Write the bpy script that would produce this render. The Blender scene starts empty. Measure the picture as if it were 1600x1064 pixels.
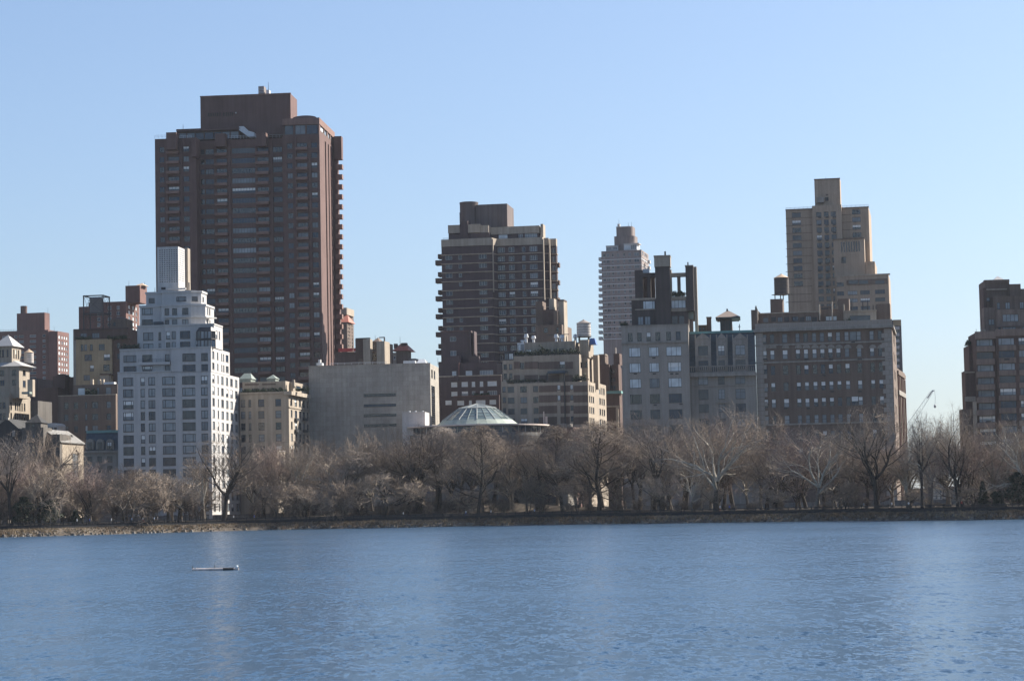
import bpy, math, random
from mathutils import Vector, Matrix
random.seed(7)
R = math.radians
scene = bpy.context.scene
COL = scene.collection

# ------------------------------------------------------------------ camera
CAM_Z, FPX, PITCH, ROLL = 5.0, 3500.0, R(4.22), R(1.2)
cam_f = Vector((0, math.cos(PITCH), math.sin(PITCH)))
_u0 = Vector((0, -math.sin(PITCH), math.cos(PITCH)))
_r0 = Vector((1, 0, 0))
cam_r = _r0*math.cos(ROLL) - _u0*math.sin(ROLL)
cam_u = _u0*math.cos(ROLL) + _r0*math.sin(ROLL)
cd = bpy.data.cameras.new('camera')
cam = bpy.data.objects.new('camera', cd); COL.objects.link(cam)
cd.sensor_width = 36; cd.lens = 36*FPX/1600
cd.clip_start = 0.5; cd.clip_end = 20000
m = Matrix((cam_r, cam_u, -cam_f)).transposed().to_4x4()
m.translation = (0, 0, CAM_Z)
cam.matrix_world = m
scene.camera = cam

# ------------------------------------------------------------------ light
SUN_EL, SUN_AZ = R(36.5), R(31)          # azimuth from +X towards +Y
SKY_STRENGTH, SUN_STRENGTH, EXPOSURE = 0.078, 5.0, 1.27
w = bpy.data.worlds.new('World'); scene.world = w; w.use_nodes = True
nt = w.node_tree
bg = nt.nodes['Background']
sky = nt.nodes.new('ShaderNodeTexSky'); sky.sky_type = 'NISHITA'; sky.sun_disc = False
sky.sun_elevation = SUN_EL; sky.sun_rotation = R(90) - SUN_AZ
sky.altitude = 500; sky.air_density = 1.0; sky.dust_density = 2.2; sky.ozone_density = 1.0
gm_ = nt.nodes.new('ShaderNodeGamma'); gm_.inputs[1].default_value = 0.8; nt.links.new(sky.outputs[0], gm_.inputs[0])
vm_ = nt.nodes.new('ShaderNodeVectorMath'); vm_.operation = 'MULTIPLY'; vm_.inputs[1].default_value = (0.86, 1.0, 1.20)
nt.links.new(gm_.outputs[0], vm_.inputs[0]); nt.links.new(vm_.outputs[0], bg.inputs[0]); bg.inputs[1].default_value = SKY_STRENGTH
sd = bpy.data.lights.new('sun', 'SUN'); sd.energy = SUN_STRENGTH; sd.angle = R(0.53); sd.color = (1.0, 0.93, 0.82)
so = bpy.data.objects.new('sun', sd); COL.objects.link(so)
sdir = Vector((math.cos(SUN_EL)*math.cos(SUN_AZ), math.cos(SUN_EL)*math.sin(SUN_AZ), math.sin(SUN_EL)))
so.rotation_euler = sdir.to_track_quat('Z', 'Y').to_euler(); so.location = (300, 300, 400)
vs = scene.view_settings
vs.view_transform = 'Standard'; vs.look = 'None'; vs.exposure = EXPOSURE; vs.gamma = 1.0
vs.use_curve_mapping = False
scene.cycles.use_denoising = True; scene.cycles.pixel_filter_type = 'BLACKMAN_HARRIS'; scene.cycles.filter_width = 1.5; scene.cycles.use_adaptive_sampling = False; scene.cycles.sample_clamp_indirect = 4.0
scene.cycles.max_bounces = 6; scene.cycles.diffuse_bounces = 3; scene.cycles.glossy_bounces = 3
scene.cycles.caustics_reflective = False; scene.cycles.caustics_refractive = False

# ------------------------------------------------------------------ pixel rays of the 1600 px photograph
def ray(px, py):
    return cam_f + cam_r*((px-800)/FPX) - cam_u*((py-532)/FPX)
def at_depth(px, py, Y):
    d = ray(px, py); t = Y/d.y
    return Vector((d.x*t, Y, CAM_Z + d.z*t))

# ------------------------------------------------------------------ materials
MATS = {}
def _new(name):
    mt = bpy.data.materials.new(name); mt.use_nodes = True
    return mt, mt.node_tree.nodes, mt.node_tree.links, mt.node_tree.nodes['Principled BSDF']
def wallmat(name, c, var=0.22, rough=0.85, streak=0.25, course=0.0, brick=None, scale=1.0):
    """masonry: blotches, rain streaks, faint courses / panels"""
    if name in MATS: return MATS[name]
    mt, N, L, p = _new(name)
    tc = N.new('ShaderNodeTexCoord')
    n1 = N.new('ShaderNodeTexNoise'); n1.inputs['Scale'].default_value = 0.16*scale; n1.inputs['Detail'].default_value = 8; n1.inputs['Roughness'].default_value = 0.65
    L.new(tc.outputs['Object'], n1.inputs['Vector'])
    mp = N.new('ShaderNodeMapping'); mp.inputs['Scale'].default_value = (1.1*scale, 1.1*scale, 0.05*scale); L.new(tc.outputs['Object'], mp.inputs[0])
    n2 = N.new('ShaderNodeTexNoise'); n2.inputs['Scale'].default_value = 1.0; n2.inputs['Detail'].default_value = 5; L.new(mp.outputs[0], n2.inputs['Vector'])
    n3 = N.new('ShaderNodeTexNoise'); n3.inputs['Scale'].default_value = 3.5*scale; n3.inputs['Detail'].default_value = 4
    L.new(tc.outputs['Object'], n3.inputs['Vector'])
    def rng(sock, lo, hi):
        r = N.new('ShaderNodeMapRange'); r.inputs[1].default_value = 0.3; r.inputs[2].default_value = 0.7
        r.inputs[3].default_value = lo; r.inputs[4].default_value = hi; L.new(sock, r.inputs[0]); return r.outputs[0]
    def mul(a, b):
        k = N.new('ShaderNodeMath'); k.operation = 'MULTIPLY'; L.new(a, k.inputs[0]); L.new(b, k.inputs[1]); return k.outputs[0]
    f = mul(mul(rng(n1.outputs[0], 1-var, 1+var), rng(n2.outputs[0], 1-streak, 1+streak*0.7)), rng(n3.outputs[0], 1-var*0.7, 1+var*0.7))
    if brick:
        bt = N.new('ShaderNodeTexBrick'); bt.inputs['Scale'].default_value = 1.0
        bt.inputs['Brick Width'].default_value = brick[0]; bt.inputs['Row Height'].default_value = brick[1]; bt.inputs['Mortar Size'].default_value = brick[2]
        bt.inputs['Color1'].default_value = (1.06,)*3+(1,); bt.inputs['Color2'].default_value = (0.9,)*3+(1,); bt.inputs['Mortar'].default_value = (brick[3],)*3+(1,)
        cs = N.new('ShaderNodeCombineXYZ'); sp = N.new('ShaderNodeSeparateXYZ'); L.new(tc.outputs['Object'], sp.inputs[0])
        ad = N.new('ShaderNodeMath'); ad.operation = 'ADD'; L.new(sp.outputs[0], ad.inputs[0]); L.new(sp.outputs[1], ad.inputs[1])
        L.new(ad.outputs[0], cs.inputs[0]); L.new(sp.outputs[2], cs.inputs[1]); L.new(cs.outputs[0], bt.inputs['Vector'])
        bw = N.new('ShaderNodeRGBToBW'); L.new(bt.outputs[0], bw.inputs[0]); f = mul(f, bw.outputs[0])
    vm = N.new('ShaderNodeVectorMath'); vm.operation = 'SCALE'; vm.inputs[0].default_value = c; L.new(f, vm.inputs['Scale'])
    L.new(vm.outputs[0], p.inputs['Base Color'])
    p.inputs['Roughness'].default_value = rough; p.inputs['Specular IOR Level'].default_value = 0.25
    MATS[name] = mt; return mt
def plain(name, c, rough=0.6, metal=0.0, var=0.12, spec=0.4, scale=2.0):
    if name in MATS: return MATS[name]
    mt, N, L, p = _new(name)
    tc = N.new('ShaderNodeTexCoord'); n = N.new('ShaderNodeTexNoise'); n.inputs['Scale'].default_value = scale; n.inputs['Detail'].default_value = 5
    L.new(tc.outputs['Object'], n.inputs['Vector'])
    r = N.new('ShaderNodeMapRange'); r.inputs[1].default_value = 0.3; r.inputs[2].default_value = 0.7; r.inputs[3].default_value = 1-var; r.inputs[4].default_value = 1+var
    L.new(n.outputs[0], r.inputs[0])
    vm = N.new('ShaderNodeVectorMath'); vm.operation = 'SCALE'; vm.inputs[0].default_value = c; L.new(r.outputs[0], vm.inputs['Scale'])
    L.new(vm.outputs[0], p.inputs['Base Color']); p.inputs['Roughness'].default_value = rough; p.inputs['Metallic'].default_value = metal
    p.inputs['Specular IOR Level'].default_value = spec
    MATS[name] = mt; return mt
def glass(name, c, rough=0.12, spec=0.8):
    return plain(name, c, rough, 0.0, 0.25, spec, 0.35)
G_DARK = glass('glass_dark', (0.012, 0.016, 0.022))
G_MID = glass('glass_mid', (0.05, 0.06, 0.072), 0.15, 0.6)
G_BLUE = glass('glass_blue', (0.024, 0.04, 0.068), 0.15, 0.5)
G_PALE = glass('glass_curtained', (0.15, 0.17, 0.19), 0.2, 0.5)
G_PALE2 = glass('glass_pale', (0.24, 0.265, 0.285), 0.2, 0.5)
G_WHITE = glass('glass_blinds_painted_sky', (0.56, 0.60, 0.62), 0.25, 0.6)  # pale for blinds, and for sky reflection painted into the panes
G_TEAL = glass('glass_green', (0.04, 0.08, 0.085))
BLIND = plain('blind_cloth', (0.72, 0.72, 0.70), 0.8)
DARKFRAME = plain('window_frame_dark', (0.035, 0.035, 0.038), 0.5)
WHITEFRAME = plain('window_frame_white', (0.5, 0.5, 0.49), 0.5)
BROWNFRAME = plain('window_frame_brown', (0.06, 0.045, 0.04), 0.5)
STEEL = plain('dark_steel', (0.035, 0.036, 0.04), 0.5)
SILL = plain('window_sill', (0.16, 0.145, 0.13), 0.8)
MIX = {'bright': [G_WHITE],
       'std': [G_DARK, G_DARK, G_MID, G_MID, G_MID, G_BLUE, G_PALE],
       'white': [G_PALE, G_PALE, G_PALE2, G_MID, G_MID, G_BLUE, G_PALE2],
       'tower': [G_BLUE]*10 + [G_DARK]*8 + [G_MID]*4 + [G_PALE, G_PALE2],  # palest pane has a sky reflection put into its colour
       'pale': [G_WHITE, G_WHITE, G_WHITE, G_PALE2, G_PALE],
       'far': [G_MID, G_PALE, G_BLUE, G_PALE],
       'dark': [G_DARK, G_DARK, G_BLUE]}

# ------------------------------------------------------------------ mesh building
class MB:
    def __init__(s): s.v = []; s.f = []; s.m = []; s.mats = []
    def mi(s, mat):
        if mat not in s.mats: s.mats.append(mat)
        return s.mats.index(mat)
    def face(s, pts, mat):
        n = len(s.v); s.v.extend([tuple(p) for p in pts]); s.f.append(tuple(range(n, n+len(pts)))); s.m.append(s.mi(mat))
    def box(s, x0, x1, y0, y1, z0, z1, mat, bottom=True):
        n = len(s.v); k = s.mi(mat)
        s.v.extend([(x0,y0,z0),(x1,y0,z0),(x1,y1,z0),(x0,y1,z0),(x0,y0,z1),(x1,y0,z1),(x1,y1,z1),(x0,y1,z1)])
        fs = [(0,1,5,4),(1,2,6,5),(2,3,7,6),(3,0,4,7),(4,5,6,7)] + ([(3,2,1,0)] if bottom else [])
        for f in fs: s.f.append(tuple(n+i for i in f)); s.m.append(k)
    def prism(s, pts, z0, z1, mat, cap=True, pts2=None):
        """vertical prism over plan points (counter clockwise seen from above)"""
        pts2 = pts2 or pts; n = len(pts)
        for i in range(n):
            j = (i+1) % n
            s.face([(*pts[i], z0), (*pts[j], z0), (*pts2[j], z1), (*pts2[i], z1)], mat)
        if cap:
            s.face([(*p, z1) for p in pts2], mat); s.face([(*p, z0) for p in reversed(pts)], mat)
    def extr(s, xz, y0, y1, mat):
        """section in x,z (counter clockwise seen from the front) extruded back"""
        n = len(xz)
        s.face([(x, y0, z) for x, z in xz], mat); s.face([(x, y1, z) for x, z in reversed(xz)], mat)
        for i in range(n):
            a, b = xz[i], xz[(i+1) % n]
            s.face([(a[0],y0,a[1]), (a[0],y1,a[1]), (b[0],y1,b[1]), (b[0],y0,b[1])], mat)
    def lathe(s, prof, mat, n=24, cx=0, cy=0, capped=True):
        for (r0, z0), (r1, z1) in zip(prof, prof[1:]):
            for i in range(n):
                a, b = 2*math.pi*i/n, 2*math.pi*(i+1)/n
                ca, sa, cb, sb = math.cos(a), math.sin(a), math.cos(b), math.sin(b)
                q = [(cx+r0*ca, cy+r0*sa, z0), (cx+r0*cb, cy+r0*sb, z0), (cx+r1*cb, cy+r1*sb, z1), (cx+r1*ca, cy+r1*sa, z1)]
                if r0 < 1e-6: q = [q[0], q[2], q[3]]
                elif r1 < 1e-6: q = q[:3]
                s.face(q, mat)
        if capped:
            for (r, z), up in ((prof[-1], 1), (prof[0], 0)):
                if r > 1e-6:
                    q = [(cx+r*math.cos(2*math.pi*i/n), cy+r*math.sin(2*math.pi*i/n), z) for i in range(n)]
                    s.face(q if up else q[::-1], mat)
    def tube(s, p0, p1, r0, r1, mat, n=5, cap=True):
        p0, p1 = Vector(p0), Vector(p1); d = (p1-p0)
        if d.length < 1e-6: return
        d.normalize(); a = d.orthogonal().normalized(); b = d.cross(a); k = s.mi(mat); base = len(s.v)
        for p, r in ((p0, r0), (p1, r1)):
            for i in range(n):
                t = 2*math.pi*i/n; s.v.append(tuple(p + (a*math.cos(t)+b*math.sin(t))*r))
        for i in range(n):
            j = (i+1) % n; s.f.append((base+i, base+j, base+n+j, base+n+i)); s.m.append(k)
        if cap:
            s.f.append(tuple(base+i for i in reversed(range(n)))); s.m.append(k)
            s.f.append(tuple(base+n+i for i in range(n))); s.m.append(k)
    def mesh(s, name):
        me = bpy.data.meshes.new(name); me.from_pydata(s.v, [], s.f)
        for mt in s.mats: me.materials.append(mt)
        me.polygons.foreach_set('material_index', s.m); me.update(); return me
def link(name, me, parent=None, loc=None, rz=0.0):
    o = bpy.data.objects.new(name, me); COL.objects.link(o)
    if parent: o.parent = parent
    if loc is not None: o.location = loc
    if rz: o.rotation_euler = (0, 0, rz)
    return o
def tag(o, label=None, cat=None, group=None, kind=None):
    if label: o['label'] = label
    if cat: o['category'] = cat
    if group: o['group'] = group
    if kind: o['kind'] = kind
    return o
def empty(name, loc, rz=0, **k):
    o = link(name, None, None, loc, rz); o.empty_display_size = 1; return tag(o, **k)
def copy_tree(o, parent=None):
    c = o.copy(); COL.objects.link(c)
    if parent: c.parent = parent
    for ch in list(o.children): copy_tree(ch, c)
    return c

# ------------------------------------------------------------------ windows
_WC = {}
def win_bars(style, w, h, ft):
    v, hz = [], []
    if style == 'dh': hz = [0.5]
    elif style == 'tri': v = [0.21, 0.79]
    elif style == 'two': v = [0.5]
    elif style == 'cross': v = [0.5]; hz = [0.66]
    elif style == 'louver': hz = [i/18 for i in range(1, 18)]
    elif style[0] == 'n' and style[1:].isdigit(): v = [i/int(style[1:]) for i in range(1, int(style[1:]))]
    elif style[0] == 'g': a, b = style[1:].split('x'); v = [i/int(a) for i in range(1, int(a))]; hz = [i/int(b) for i in range(1, int(b))]
    return v, hz
def win_add(mb, style, w, h, fm, gm, ft=0.1, what='both', T=None):
    """window in x 0..w, z 0..h; outer face of the frame at y = 0"""
    t = MB()
    if what in ('both', 'frame') and style != 'hole':
        t.box(-.06, w+.06, -.23, .02, -.13, -.004, fm if w < 1.2 else SILL)
        t.box(0, w, 0, .14, 0, ft, fm); t.box(0, w, 0, .14, h-ft, h, fm)
        t.box(0, ft, 0.001, .139, ft, h-ft, fm); t.box(w-ft, w, 0.001, .139, ft, h-ft, fm)
        v, hz = win_bars(style, w, h, ft); b = ft*0.5
        for q in v: t.box(w*q-b, w*q+b, 0.004, .136, ft, h-ft, fm)
        for q in hz: t.box(ft, w-ft, 0.008, .132, h*q-b, h*q+b, fm)
    if what in ('both', 'pane'):
        t.box(0.02, w-0.02, 0.06, 0.10, 0.02, h-0.02, gm)
    if T: t.v = [tuple(T @ Vector(p)) for p in t.v]
    n = len(mb.v); mb.v.extend(t.v); ks = [mb.mi(q) for q in t.mats]
    mb.f.extend(tuple(n+i for i in f) for f in t.f); mb.m.extend(ks[k] for k in t.m)
def win_mesh(style, w, h, fm, gm, ft, what):
    w, h = round(w*20)/20, round(h*20)/20
    key = (style, w, h, fm.name, gm.name, ft, what)
    if key not in _WC:
        mb = MB(); win_add(mb, style, w, h, fm, gm, ft, what); _WC[key] = mb.mesh('window')
    return _WC[key]

# ------------------------------------------------------------------ buildings
class Bld:
    """a building: its front plane is anchored at depth Y under pixel px; px numbers are in the
    units of a crop (ox, oy, scale) of the photograph and become metres on the planes of the building"""
    def __init__(s, name, label, cat, crop, px, Y, ang=5, zg=2.6, group=None, frame=DARKFRAME, mix='std', ft=0.1, stuffwin=False, rev=0.3):
        s.crop = crop; s.a = R(ang); s.zg = zg
        s.ux = Vector((math.cos(s.a), -math.sin(s.a), 0)); s.uy = Vector((math.sin(s.a), math.cos(s.a), 0))
        d = ray(crop[0]+px/crop[2], 790); t = Y/d.y
        s.O = Vector((d.x*t, Y, zg))
        s.root = empty(name, s.O, -s.a, label=label, cat=cat, group=group)
        s.walls = {}; s.wins = []; s.frame = frame; s.mix = mix; s.ft = ft; s.stuffwin = stuffwin; s.rev = rev; s.nblind = 0
    def px(s, cx, cy): return s.crop[0]+cx/s.crop[2], s.crop[1]+cy/s.crop[2]
    def F(s, cx, cy, d=0.0):
        r = ray(*s.px(cx, cy)); C = Vector((0, 0, CAM_Z)); o = C - s.O
        t = (d - o.dot(s.uy))/r.dot(s.uy); p = o + r*t
        return p.dot(s.ux), p.z
    def S(s, cx, cy, x):
        r = ray(*s.px(cx, cy)); o = Vector((0, 0, CAM_Z)) - s.O
        t = (x - o.dot(s.ux))/r.dot(s.ux); p = o + r*t
        return p.dot(s.uy), p.z
    def mb(s, part, own=False):
        k = (part, len(s.walls)) if own else part
        if k not in s.walls: s.walls[k] = MB()
        return s.walls[k]
    # window rectangles on the front plane d / on the right plane at local x
    def grid(s, cols, rows, xref, yref, d=0.0, mix=None):
        out = []
        for c in cols:
            xa, xb = s.F(c[0], yref, d)[0], s.F(c[1], yref, d)[0]
            for i, (ya, yb) in enumerate(rows):
                zb, za = s.F(xref, ya, d)[1], s.F(xref, yb, d)[1]
                out.append((xa, xb, za, zb, c[2] if len(c) > 2 else 'one', mix, i))
        return out
    def sgrid(s, cols, rows, xref, yref, x, mix=None):
        out = []
        for c in cols:
            ya_, yb_ = s.S(c[0], yref, x)[0], s.S(c[1], yref, x)[0]
            for i, (ya, yb) in enumerate(rows):
                zb, za = s.S(xref, ya, x)[1], s.S(xref, yb, x)[1]
                out.append((ya_, yb_, za, zb, c[2] if len(c) > 2 else 'one', mix, i))
        return out
    def run(s, mb, p, q, z0, z1, wins, mat, rev=None):
        """one wall from plan point p to q, holes with reveals, a window in each"""
        base = rev or s.rev
        p, q = Vector(p), Vector(q); L = (q-p).length; e = (q-p)/L; nrm = Vector((-e.y, e.x))   # inward
        def P(u, z, w=0): return (p.x+e.x*u+nrm.x*w, p.y+e.y*u+nrm.y*w, z)
        ok = [W for W in wins if W[0] > 0.1 and W[1] < L-0.1 and W[2] > z0+0.05 and W[3] < z1-0.05 and W[1]-W[0] > .15]
        zs = sorted({z0, z1, *[W[2] for W in ok], *[W[3] for W in ok]})
        for za, zb in zip(zs, zs[1:]):
            if zb-za < 1e-5: continue
            hs = sorted([(W[0], W[1]) for W in ok if W[2] <= za+1e-6 and W[3] >= zb-1e-6]); u = 0
            for a, b in hs + [(L, L)]:
                if a-u > 1e-4: mb.face([P(u, za), P(a, za), P(a, zb), P(u, zb)], mat)
                u = max(u, b)
        th = math.atan2(e.y, e.x)
        for a, b, za, zb, st, mx, ri in ok:
            rev = 5.0 if st == 'g1x40' else base
            mb.face([P(a, za), P(b, za), P(b, za, rev), P(a, za, rev)], mat)
            mb.face([P(a, zb), P(a, zb, rev), P(b, zb, rev), P(b, zb)], mat)
            mb.face([P(a, za), P(a, za, rev), P(a, zb, rev), P(a, zb)], mat)
            mb.face([P(b, za), P(b, zb), P(b, zb, rev), P(b, za, rev)], mat)
            o = P(a, za, rev*(0.45 if rev < 1 else .93))
            s.wins.append((o, th, b-a, zb-za, st, mx or s.mix, ri))
    def lbox(s, part, mat, x0, x1, y0, y1, z0, z1, fw=(), rw=(), own=False):
        mb = s.mb(part, own)
        s.run(mb, (x0, y0), (x1, y0), z0, z1, [(a-x0, b-x0, *r) for a, b, *r in fw], mat)
        s.run(mb, (x1, y0), (x1, y1), z0, z1, [(a-y0, b-y0, *r) for a, b, *r in rw], mat)
        mb.face([(x1, y1, z0), (x0, y1, z0), (x0, y1, z1), (x1, y1, z1)], mat)
        mb.face([(x0, y1, z0), (x0, y0, z0), (x0, y0, z1), (x0, y1, z1)], mat)
        mb.face([(x0, y0, z1), (x1, y0, z1), (x1, y1, z1), (x0, y1, z1)], mat)
        if z0 > 1: mb.face([(x0, y1, z0), (x1, y1, z0), (x1, y0, z0), (x0, y0, z0)], mat)
    def box(s, part, mat, xa, xb, yt, yb=None, d=0.0, dep=18.0, to=None, fw=(), rw=None, own=False, xref=None):
        """px box: left, right, top, bottom (None = ground) on the front plane d; `to` = px of the rear right edge"""
        xm = (xa+xb)/2 if xref is None else xref
        z1 = s.F(xm, yt, d)[1]; x0 = s.F(xa, yt, d)[0]; x1 = s.F(xb, yt, d)[0]
        z0 = -3.0 if yb is None else s.F(xm, yb, d)[1]
        if to is not None: dep = max(2.0, s.S(to, yt, x1)[0] - d)
        rws = rw(x1) if callable(rw) else (rw or ())
        s.lbox(part, mat, x0, x1, d, d+dep, z0, z1, fw, rws, own)
        return x0, x1, d, d+dep, z0, z1
    def slab(s, part, mat, xa, xb, yt, yb, d0, d1, own=True, dx=0.0, to=None, xref=None):
        xm = (xa+xb)/2 if xref is None else xref
        z1, z0 = s.F(xm, yt, d0)[1], s.F(xm, yb, d0)[1]
        x0, x1 = s.F(xa, yt, d0)[0]-dx, s.F(xb, yt, d0)[0]+dx
        if to is not None: d1 = s.S(to, yt, x1)[0]
        s.mb(part, own).box(x0, x1, d0, d1, z0, z1, mat); return x0, x1, z0, z1
    def path(s, pts, yref):
        return [(s.F(c, yref, d)[0], d) for c, d in pts]
    def poly(s, part, mat, pts, z0, z1, back, wins=(), own=False):
        """wall along a plan path of local points, closed at depth `back`; wins: per edge lists in local x"""
        mb = s.mb(part, own); ring = list(pts) + [(pts[-1][0], back), (pts[0][0], back)]
        for i in range(len(ring)):
            p, q = ring[i], ring[(i+1) % len(ring)]; ws = []
            if i < len(wins):
                L = math.hypot(q[0]-p[0], q[1]-p[1]); dx = q[0]-p[0]
                if abs(dx) > 0.3: ws = [((a-p[0])/dx*L, (b-p[0])/dx*L, *r) for a, b, *r in wins[i]]
                else: ws = [(a-p[1], b-p[1], *r) for a, b, *r in wins[i]]
            s.run(mb, p, q, z0, z1, ws, mat)
        mb.face([(*p, z1) for p in ring], mat)
        if z0 > 1: mb.face([(*p, z0) for p in reversed(ring)], mat)
    def finish(s, blind_rows=()):
        for k, mb in s.walls.items():
            nm = k[0] if isinstance(k, tuple) else k
            link(nm, mb.mesh(nm), s.root)
        ws = sorted(s.wins, key=lambda q: -q[2]*q[3]); rest = MB(); n = 0
        for o, th, w_, h_, st, mx, ri in ws:
            gm = random.choice(MIX[mx])
            if s.stuffwin or n >= 296 or st == 'hole':
                win_add(rest, st, w_, h_, s.frame, gm if st != 'hole' else G_DARK, s.ft, 'both', Matrix.Translation(o) @ Matrix.Rotation(th, 4, 'Z')); continue
            n += 1
            if w_ > 1.9 or h_ > 1.9:
                f = link('window', win_mesh(st, w_, h_, s.frame, gm, s.ft, 'frame'), s.root, o, th)
                link('pane', win_mesh(st, w_, h_, s.frame, gm, s.ft, 'pane'), f)
                if ri in blind_rows and random.random() < 0.85 or random.random() < 0.10:
                    hh = h_*random.uniform(0.38, 0.5)
                    key = ('blind', round(w_, 1), round(hh, 1))
                    if key not in _WC:
                        b = MB(); b.box(s.ft, round(w_*20)/20-s.ft, .045, .058, 0, hh, BLIND); _WC[key] = b.mesh('blind')
                    link('blind', _WC[key], f, (0, 0, round(h_*20)/20-s.ft-hh))
            else:
                link('window', win_mesh(st, w_, h_, s.frame, gm, s.ft, 'both'), s.root, o, th)
        if rest.v: tag(link('window', rest.mesh('window'), s.root), kind='stuff')
        return s
def rows(y0, pitch, n, h): return [(y0+pitch*i, y0+pitch*i+h) for i in range(n)]
# ================================================================== WATER, BANK, GROUND
from mathutils import noise as mnoise
SH = [(-420,430),(-260,490),(-125,545),(-68,596),(0,583),(61,530),(106,470),(160,400),(230,310),(330,200)]
def shore(x):
    if x <= SH[0][0]: return SH[0][1]
    for (xa, ya), (xb, yb) in zip(SH, SH[1:]):
        if x <= xb:
            t = (x-xa)/(xb-xa); return ya+(yb-ya)*(t*t*(3-2*t)*.5+t*.5)
    return SH[-1][1]
def wob(x): return 0.45*(0.9*math.sin(x*.31)+.6*math.sin(x*.83+1)+.35*math.sin(x*1.9+2))
def ground_z(x, off):
    """height of the land `off` metres behind the waterline"""
    pts = [(-6,-1.2),(0,-.12),(1.5,.55),(4.5,1.45),(6.5,1.8),(7.7,1.95),(8.0,2.5),(14,2.55),(30,2.7),(60,2.8),(400,3.0)]
    z = pts[-1][1]
    for (a, za), (b_, zb) in zip(pts, pts[1:]):
        if off <= b_: z = za+(zb-za)*max(0, (off-a)/(b_-a)); break
    if off > 22: z += 3.4*math.exp(-((x+12)/34)**2)*min(1, (off-22)/16)*(1 if off < 55 else max(0, 1-(off-55)/20))
    return z
def gz(x, y): return ground_z(x, y-shore(x))
def water_mat():
    mt, N, L, p = _new('reservoir_water')
    p.inputs['Base Color'].default_value = (0.032, 0.069, 0.120, 1); p.inputs['Roughness'].default_value = 0.14; p.inputs['IOR'].default_value = 1.333
    tc = N.new('ShaderNodeTexCoord')
    def noise_(sx, sy, sc, det, rough=.55, rot=0.0):
        mp = N.new('ShaderNodeMapping'); mp.inputs['Scale'].default_value = (sx, sy, 1); mp.inputs['Rotation'].default_value = (0, 0, rot); L.new(tc.outputs['Object'], mp.inputs[0])
        n = N.new('ShaderNodeTexNoise'); n.inputs['Scale'].default_value = sc; n.inputs['Detail'].default_value = det; n.inputs['Roughness'].default_value = rough
        L.new(mp.outputs[0], n.inputs['Vector']); return n.outputs[0]
    def vnoise(sx, sy, sc, det, rough, rot, kx, ky):
        mp = N.new('ShaderNodeMapping'); mp.inputs['Scale'].default_value = (sx, sy, 1); mp.inputs['Rotation'].default_value = (0, 0, rot); L.new(tc.outputs['Object'], mp.inputs[0])
        n = N.new('ShaderNodeTexNoise'); n.inputs['Scale'].default_value = sc; n.inputs['Detail'].default_value = det; n.inputs['Roughness'].default_value = rough; L.new(mp.outputs[0], n.inputs['Vector'])
        a = N.new('ShaderNodeVectorMath'); a.operation = 'SUBTRACT'; a.inputs[1].default_value = (.5, .5, .5); L.new(n.outputs['Color'], a.inputs[0])
        b_ = N.new('ShaderNodeVectorMath'); b_.operation = 'MULTIPLY'; b_.inputs[1].default_value = (kx, ky, 0); L.new(a.outputs[0], b_.inputs[0]); return b_.outputs[0]
    def vadd(a, b_):
        k = N.new('ShaderNodeVectorMath'); k.operation = 'ADD'; L.new(a, k.inputs[0]); L.new(b_, k.inputs[1]); return k.outputs[0]
    def ramp(sock, lo, hi):
        r = N.new('ShaderNodeMapRange'); r.inputs[1].default_value = .35; r.inputs[2].default_value = .65; r.inputs[3].default_value = lo; r.inputs[4].default_value = hi; L.new(sock, r.inputs[0]); return r.outputs[0]
    # slopes of the ripples, the chop and the slow swell; wind patches strengthen or calm them
    wind = N.new('ShaderNodeMath'); wind.operation = 'MULTIPLY'; L.new(ramp(noise_(.5, 1.0, .022, 4, .55, R(8)), .6, 1.25), wind.inputs[0]); L.new(ramp(noise_(1.0, .5, .13, 3, .6, R(5)), .65, 1.35), wind.inputs[1])
    sl = vadd(vadd(vnoise(1.1, .38, 4.2, 3, .6, R(6), .5*WAVE, .62*WAVE), vnoise(1.0, .36, 1.5, 2, .5, R(-7), .25*WAVE, .40*WAVE)), vnoise(1.0, .4, .2, 3, .6, R(4), .03*WAVE, .06*WAVE))
    sc_ = N.new('ShaderNodeVectorMath'); sc_.operation = 'SCALE'; L.new(sl, sc_.inputs[0]); L.new(wind.outputs[0], sc_.inputs['Scale'])
    L.new(ramp(noise_(.45, 1.0, .045, 5, .6, R(-6)), RLO, RHI), p.inputs['Roughness'])
    up = N.new('ShaderNodeVectorMath'); up.operation = 'ADD'; up.inputs[1].default_value = (0, 0, 1); L.new(sc_.outputs[0], up.inputs[0])
    nn = N.new('ShaderNodeVectorMath'); nn.operation = 'NORMALIZE'; L.new(up.outputs[0], nn.inputs[0]); L.new(nn.outputs[0], p.inputs['Normal']); return mt
WAVE, RLO, RHI = 2.1, 0.19, 0.26
wm = water_mat()
mb = MB(); xs = [-1500,-700]+[-420+15*i for i in range(51)]+[700,1500]
for xa, xb in zip(xs, xs[1:]): mb.face([(xa,-300,0),(xb,-300,0),(xb,shore(xb)+3,0),(xa,shore(xa)+3,0)], wm)
tag(link('water', mb.mesh('water')), 'rippled blue reservoir water filling the foreground', kind='structure')

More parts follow.
